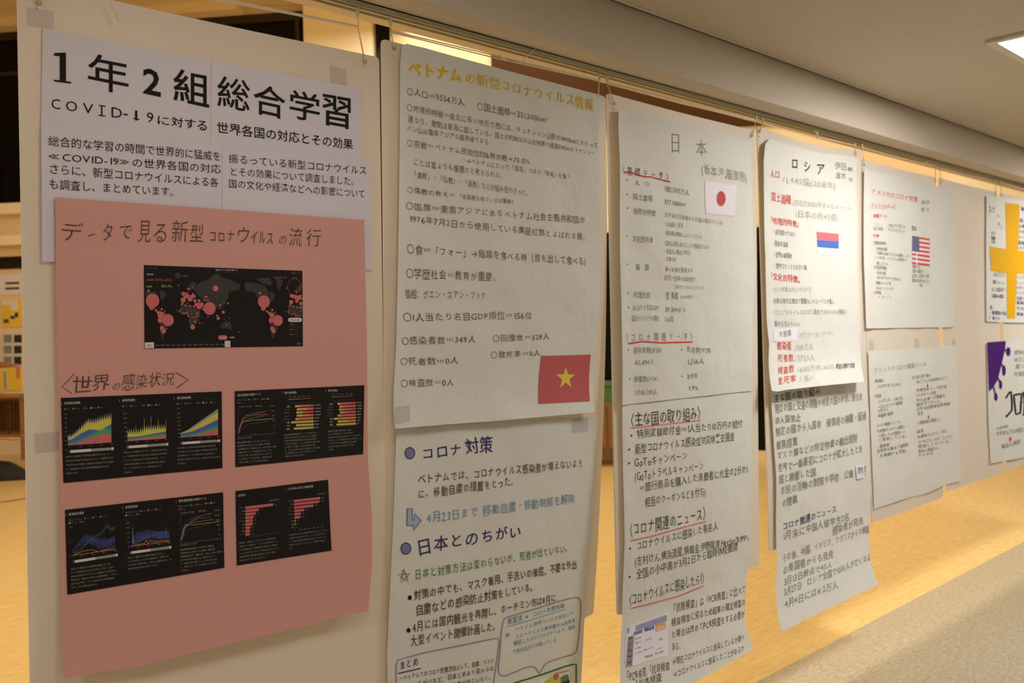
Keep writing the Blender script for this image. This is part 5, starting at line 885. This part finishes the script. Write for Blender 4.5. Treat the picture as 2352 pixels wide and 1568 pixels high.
for i, (lh, lr, rr, rh) in enumerate(TW):
    pts = [P3(*lh, -.008), P3(*lr), P3((lr[0]*.5+rr[0]*.5), (lr[1]*.5+rr[1]*.5)+3), P3(*rr), P3(*rh, -.008)]
    t = tube('twine', pts, .0022, M['twine'], None, 6); props(t, 'white twine loop holding the '+wd[i], 'twine', 'twine loops above the boards')
    pts2 = [P3(lr[0]+1, lr[1]-3, -.001), P3(rr[0]-1, rr[1]-2, -.001)]
    if i in (0, 1, 2): tube('second_strand', pts2, .002, M['twine'], t, 5)
    eyelet(i, *lh); eyelet(i, *rh)
    for side_, (x, y) in (('left', lr), ('right', rr)):
        p = P3(x, y, 0); zt = ZL-.016; x0, z0 = p[0], zt
        V = []; prof = [(.0065, .004), (.0065, -.006), (.005, -.018), (.0035, -.024), (.0018, -.026)]
        for rr_, dz in prof:
            for k in range(8): V.append((x0+rr_*math.cos(k*math.pi/4), .8*rr_*math.sin(k*math.pi/4), z0+dz))
        F = [(j*8+k, (j+1)*8+k, (j+1)*8+(k+1) % 8, j*8+(k+1) % 8) for j in range(4) for k in range(8)]+[tuple(range(8)), tuple(range(32, 40))[::-1]]
        c = mk('rail_runner', V, F, M['clip'], None, True); props(c, 'grey runner at the %s twine end, %s' % (side_, wd[i]), 'rail runner', 'runners in the hanging rail')
        tube('hook_loop', [(x0, 0, z0-.024), (x0+.0015, -.001, (z0-.024+p[2])/2), (p[0], -.003, p[2])], .0015, M['twine'], c, 5)
def tail(i, pts, r=.0015):
    o = [q for q in COL.objects if q.name.startswith('twine')][i]; tube('loose_end', [P3(*p, -.022) for p in pts], r, M['twine'], o, 5)
tail(0, [(250, -6), (257, 12), (266, 30), (274, 50)]); tail(1, [(1196, 147), (1210, 130), (1225, 116), (1235, 102)]); tail(1, [(1145, 126), (1153, 131), (1160, 137)], .003); tail(2, [(1702, 268), (1708, 272), (1716, 274)], .0026)
tail(3, [(1871, 300), (1878, 306), (1876, 318)], .003); tail(4, [(2120, 378), (2132, 370), (2140, 364)], .002)

# ================= ceiling lamp(s)
L0 = on_z(2262, 92, ZC)
LS = .62
def lamp(x0, y1, label, mm='lamp'):
    r = empty('ceiling_lamp', (x0+LS/2, y1-LS/2, ZC), label, 'ceiling lamp', 'square ceiling lamps along the corridor')
    f = .035
    for nm, a in (('frame', (x0, x0+LS, y1-f, y1)), ('frame', (x0, x0+LS, y1-LS, y1-LS+f)), ('frame', (x0, x0+f, y1-LS+f, y1-f)), ('frame', (x0+LS-f, x0+LS, y1-LS+f, y1-f))):
        o = box(nm, a[0], a[1], a[2], a[3], ZC-.014, ZC-.0005, M['lampframe']); setparent(o, r)
    o = box('diffuser', x0+f, x0+LS-f, y1-LS+f, y1-f, ZC-.010, ZC-.004, M[mm]); setparent(o, r)
lamp(L0[0], L0[1], 'bright square ceiling lamp at the upper right picture edge')
for k in (-2, -1, 1): lamp(L0[0]+k*2.9, L0[1], mm='lamp_fill' if k == -1 else 'lamp', label='square ceiling lamp of the corridor outside the picture, %s' % {-2: 'far left of the camera', -1: 'added above the camera as a weak fill', 1: 'beyond the right picture edge'}[k])

# ================= things in the hall
def wpos(px, py, off):
    a, z = on_wall(px, py, off); p = WA[:2]+WD*a+WN*off; return np.array([p[0], p[1], z]), a, z
def wposter(name, x0, y0, x1, y1, mm, label, cat, par=None, off=.012, grp=None):
    a0, z0 = on_wall(x0, y0, off); a1, z1 = on_wall(x1, y1, off); o = wbox(name, a0, a1, z1, z0, off-.008, off, M[mm], par)
    if cat: props(o, label, cat, grp)
    return o
ps = wposter('notice', -40, 632, 48, 676, 'paper3', 'white notice with two lines of text on the far wall', 'notice')
for y in (651, 663): wposter('text_line', 12, y-3, 44, y+1, 'brown_ink', None, None, ps, .016)
py_ = wposter('poster', 2, 690, 50, 750, 'poster_yellow', 'yellow and cream poster on the far wall, upper of two', 'poster')
wposter('panel', 6, 695, 24, 744, 'flag_gold', None, None, py_, .016); wposter('panel', 26, 700, 40, 712, 'paper3', None, None, py_, .016); wposter('panel', 24, 725, 33, 732, 'usa_blue', None, None, py_, .018); wposter('panel', 8, 733, 20, 741, 'brown_ink', None, None, py_, .018); wposter('panel', 34, 718, 41, 728, 'dark_ink', None, None, py_, .018); wposter('panel', 4, 691, 38, 699, 'paper3', None, None, py_, .017)
pg = wposter('photo_sheet', 4, 765, 50, 842, 'paper2', 'sheet of six small grey photos on the far wall', 'photo sheet')
for r in range(3):
    for c in range(2): wposter('photo', 8+c*24, 769+r*25, 27+c*22, 786+r*25, 'pencil' if c == 0 else 'dark_ink', None, None, pg, .016)
p2_ = wposter('poster', -20, 846, 49, 896, 'poster_yellow', 'bright yellow poster low on the far wall, lower of two', 'poster')
wposter('panel', 37, 842, 46, 868, 'print_orange', None, None, p2_, .016); wposter('panel', 8, 852, 15, 892, 'table_blue', None, None, p2_, .016)
def spindle(px, py, y, mlen, r, label):  # tapered wooden blade pointing right
    p, a, z = wpos(px, py, y); V = []; n = 9
    for k in range(n):
        t = k/(n-1); rr = r*math.sin(math.pi*(.12+.86*t))**.7; q = WA[:2]+WD*(a-mlen+mlen*t)+WN*y
        for j in range(8): V.append((q[0]+.3*rr*math.cos(j*math.pi/4)*WN[0], q[1]+.3*rr*math.cos(j*math.pi/4)*WN[1], z+rr*math.sin(j*math.pi/4)-.03*t))
    F = [(k*8+j, k*8+(j+1) % 8, (k+1)*8+(j+1) % 8, (k+1)*8+j) for k in range(n-1) for j in range(8)]+[tuple(range(8))[::-1], tuple(range((n-1)*8, n*8))]
    o = mk('wooden_blade', V, F, M['tan'], None, True); props(o, label, 'wooden blade', 'tapered wooden blades in the hall')
spindle(47, 832, 1.5, .9, .045, 'upper tapered brown wooden blade pointing out behind the first board'); spindle(45, 903, 1.5, .9, .04, 'lower tapered brown wooden blade just above the dark crates')
# shelf rack with crates
def hall_box(name, x0, x1, y0, y1, off0, off1, mm, par=None):
    a0, z0 = on_wall(x0, y0, off1); a1, z1 = on_wall(x1, y1, off1); return wbox(name, a0, a1, max(z1, .0), z0, off0, off1, M[mm], par)
rk = hall_box('low_table', -60, 49, 911, 916, .7, 1.2, 'wood_dark'); props(rk, 'low wooden table top behind the left edge of the first board', 'table')
for k, x in enumerate((-40, 44)): hall_box('leg', x, x+4, 914, 1056, 1.1, 1.2, 'wood_dark', rk)
for k, (x0, x1) in enumerate(((-30, -6), (-4, 18), (20, 49))):
    c_ = hall_box('crate', x0, x1, 917, 996, .72, 1.15, 'wood_dark'); props(c_, 'dark brown upright crate on the rack, %s of three' % ['leftmost', 'middle', 'rightmost'][k], 'crate', 'dark crates under the table')
    for j in range(3): hall_box('slat', x0+2+j*(x1-x0-4)/3, x0+2+(j+.7)*(x1-x0-4)/3, 922, 990, 1.15, 1.17, 'brown_panel', c_)
bs = hall_box('lower_shelf', -40, 50, 998, 1004, .7, 1.18, 'tan', rk)
cr = mk('dummy', [], [], None); bpy.data.objects.remove(cr)
pA, _, _ = wpos(-10, 1006, 1.25); pB, _, _ = wpos(25, 1010, 1.25); pC, _, _ = wpos(52, 1008, 1.25)
tube('orange_cord', [pA, pB, pC], .006, M['cord']); props(COL.objects[-1] if False else bpy.data.objects['orange_cord'], 'thin orange cord over the black bag', 'cord')
# black bag
pb, a_, z_ = wpos(10, 1058, 1.35); V = []; n, m_ = 10, 12
for k in range(n+1):
    for j in range(m_):
        t = k/n; an = 2*math.pi*j/m_; rr = (1-t**2.2)**.5 if t < 1 else 0
        c0 = math.cos(an)*.42*rr*(1+.1*math.sin(3*an)); s0 = math.sin(an)*.2*rr; q = WA[:2]+WD*(a_-.1+c0)+WN*(1.35+s0); V.append((q[0], q[1], t*.19*(1+.12*math.sin(5*an))))
F = [(k*m_+j, k*m_+(j+1) % m_, (k+1)*m_+(j+1) % m_, (k+1)*m_+j) for k in range(n) for j in range(m_)]
bg = mk('duffel_bag', V, F, M['bag'], None, True); props(bg, 'black cloth bag on the hall floor behind the first board', 'bag')
q0 = on_z(-60, 1156, .006); q1 = on_z(0, 1153, .006); q2 = on_z(30, 1149, .006); q3 = on_z(80, 1140, .006); q4 = on_z(200, 1120, .006)
tube('floor_cable', [q0, q1, q2, q3, q4], .006, M['cable']); props(bpy.data.objects['floor_cable'], 'thin grey cable lying across the wooden hall floor', 'cable')
# cabinet seen through the gap of boards two and three
cb = hall_box('low_cabinet', 1340, 1450, 925, 1036, .1, .6, 'wood_dark'); props(cb, 'low brown cabinet seen between the second and third boards', 'cabinet')
hall_box('door', 1345, 1393, 932, 1028, .6, .62, 'wood_dark', cb); hall_box('door', 1397, 1445, 932, 1028, .6, .62, 'wood_dark', cb)
_ct = on_wall(1340, 925, .6)[1]; _a0 = on_wall(1365, 900, .5)[0]; _a1 = on_wall(1420, 900, .5)[0]
gb = wbox('card_box', _a0, _a1, _ct+.002, _ct+.22, .2, .5, M['green']); props(gb, 'green box on top of the low cabinet between the boards', 'box')
wbox('lid', _a0-.01, _a1+.01, _ct+.18, _ct+.225, .19, .52, M['green'], gb)
bpy.data.objects.remove(fo)
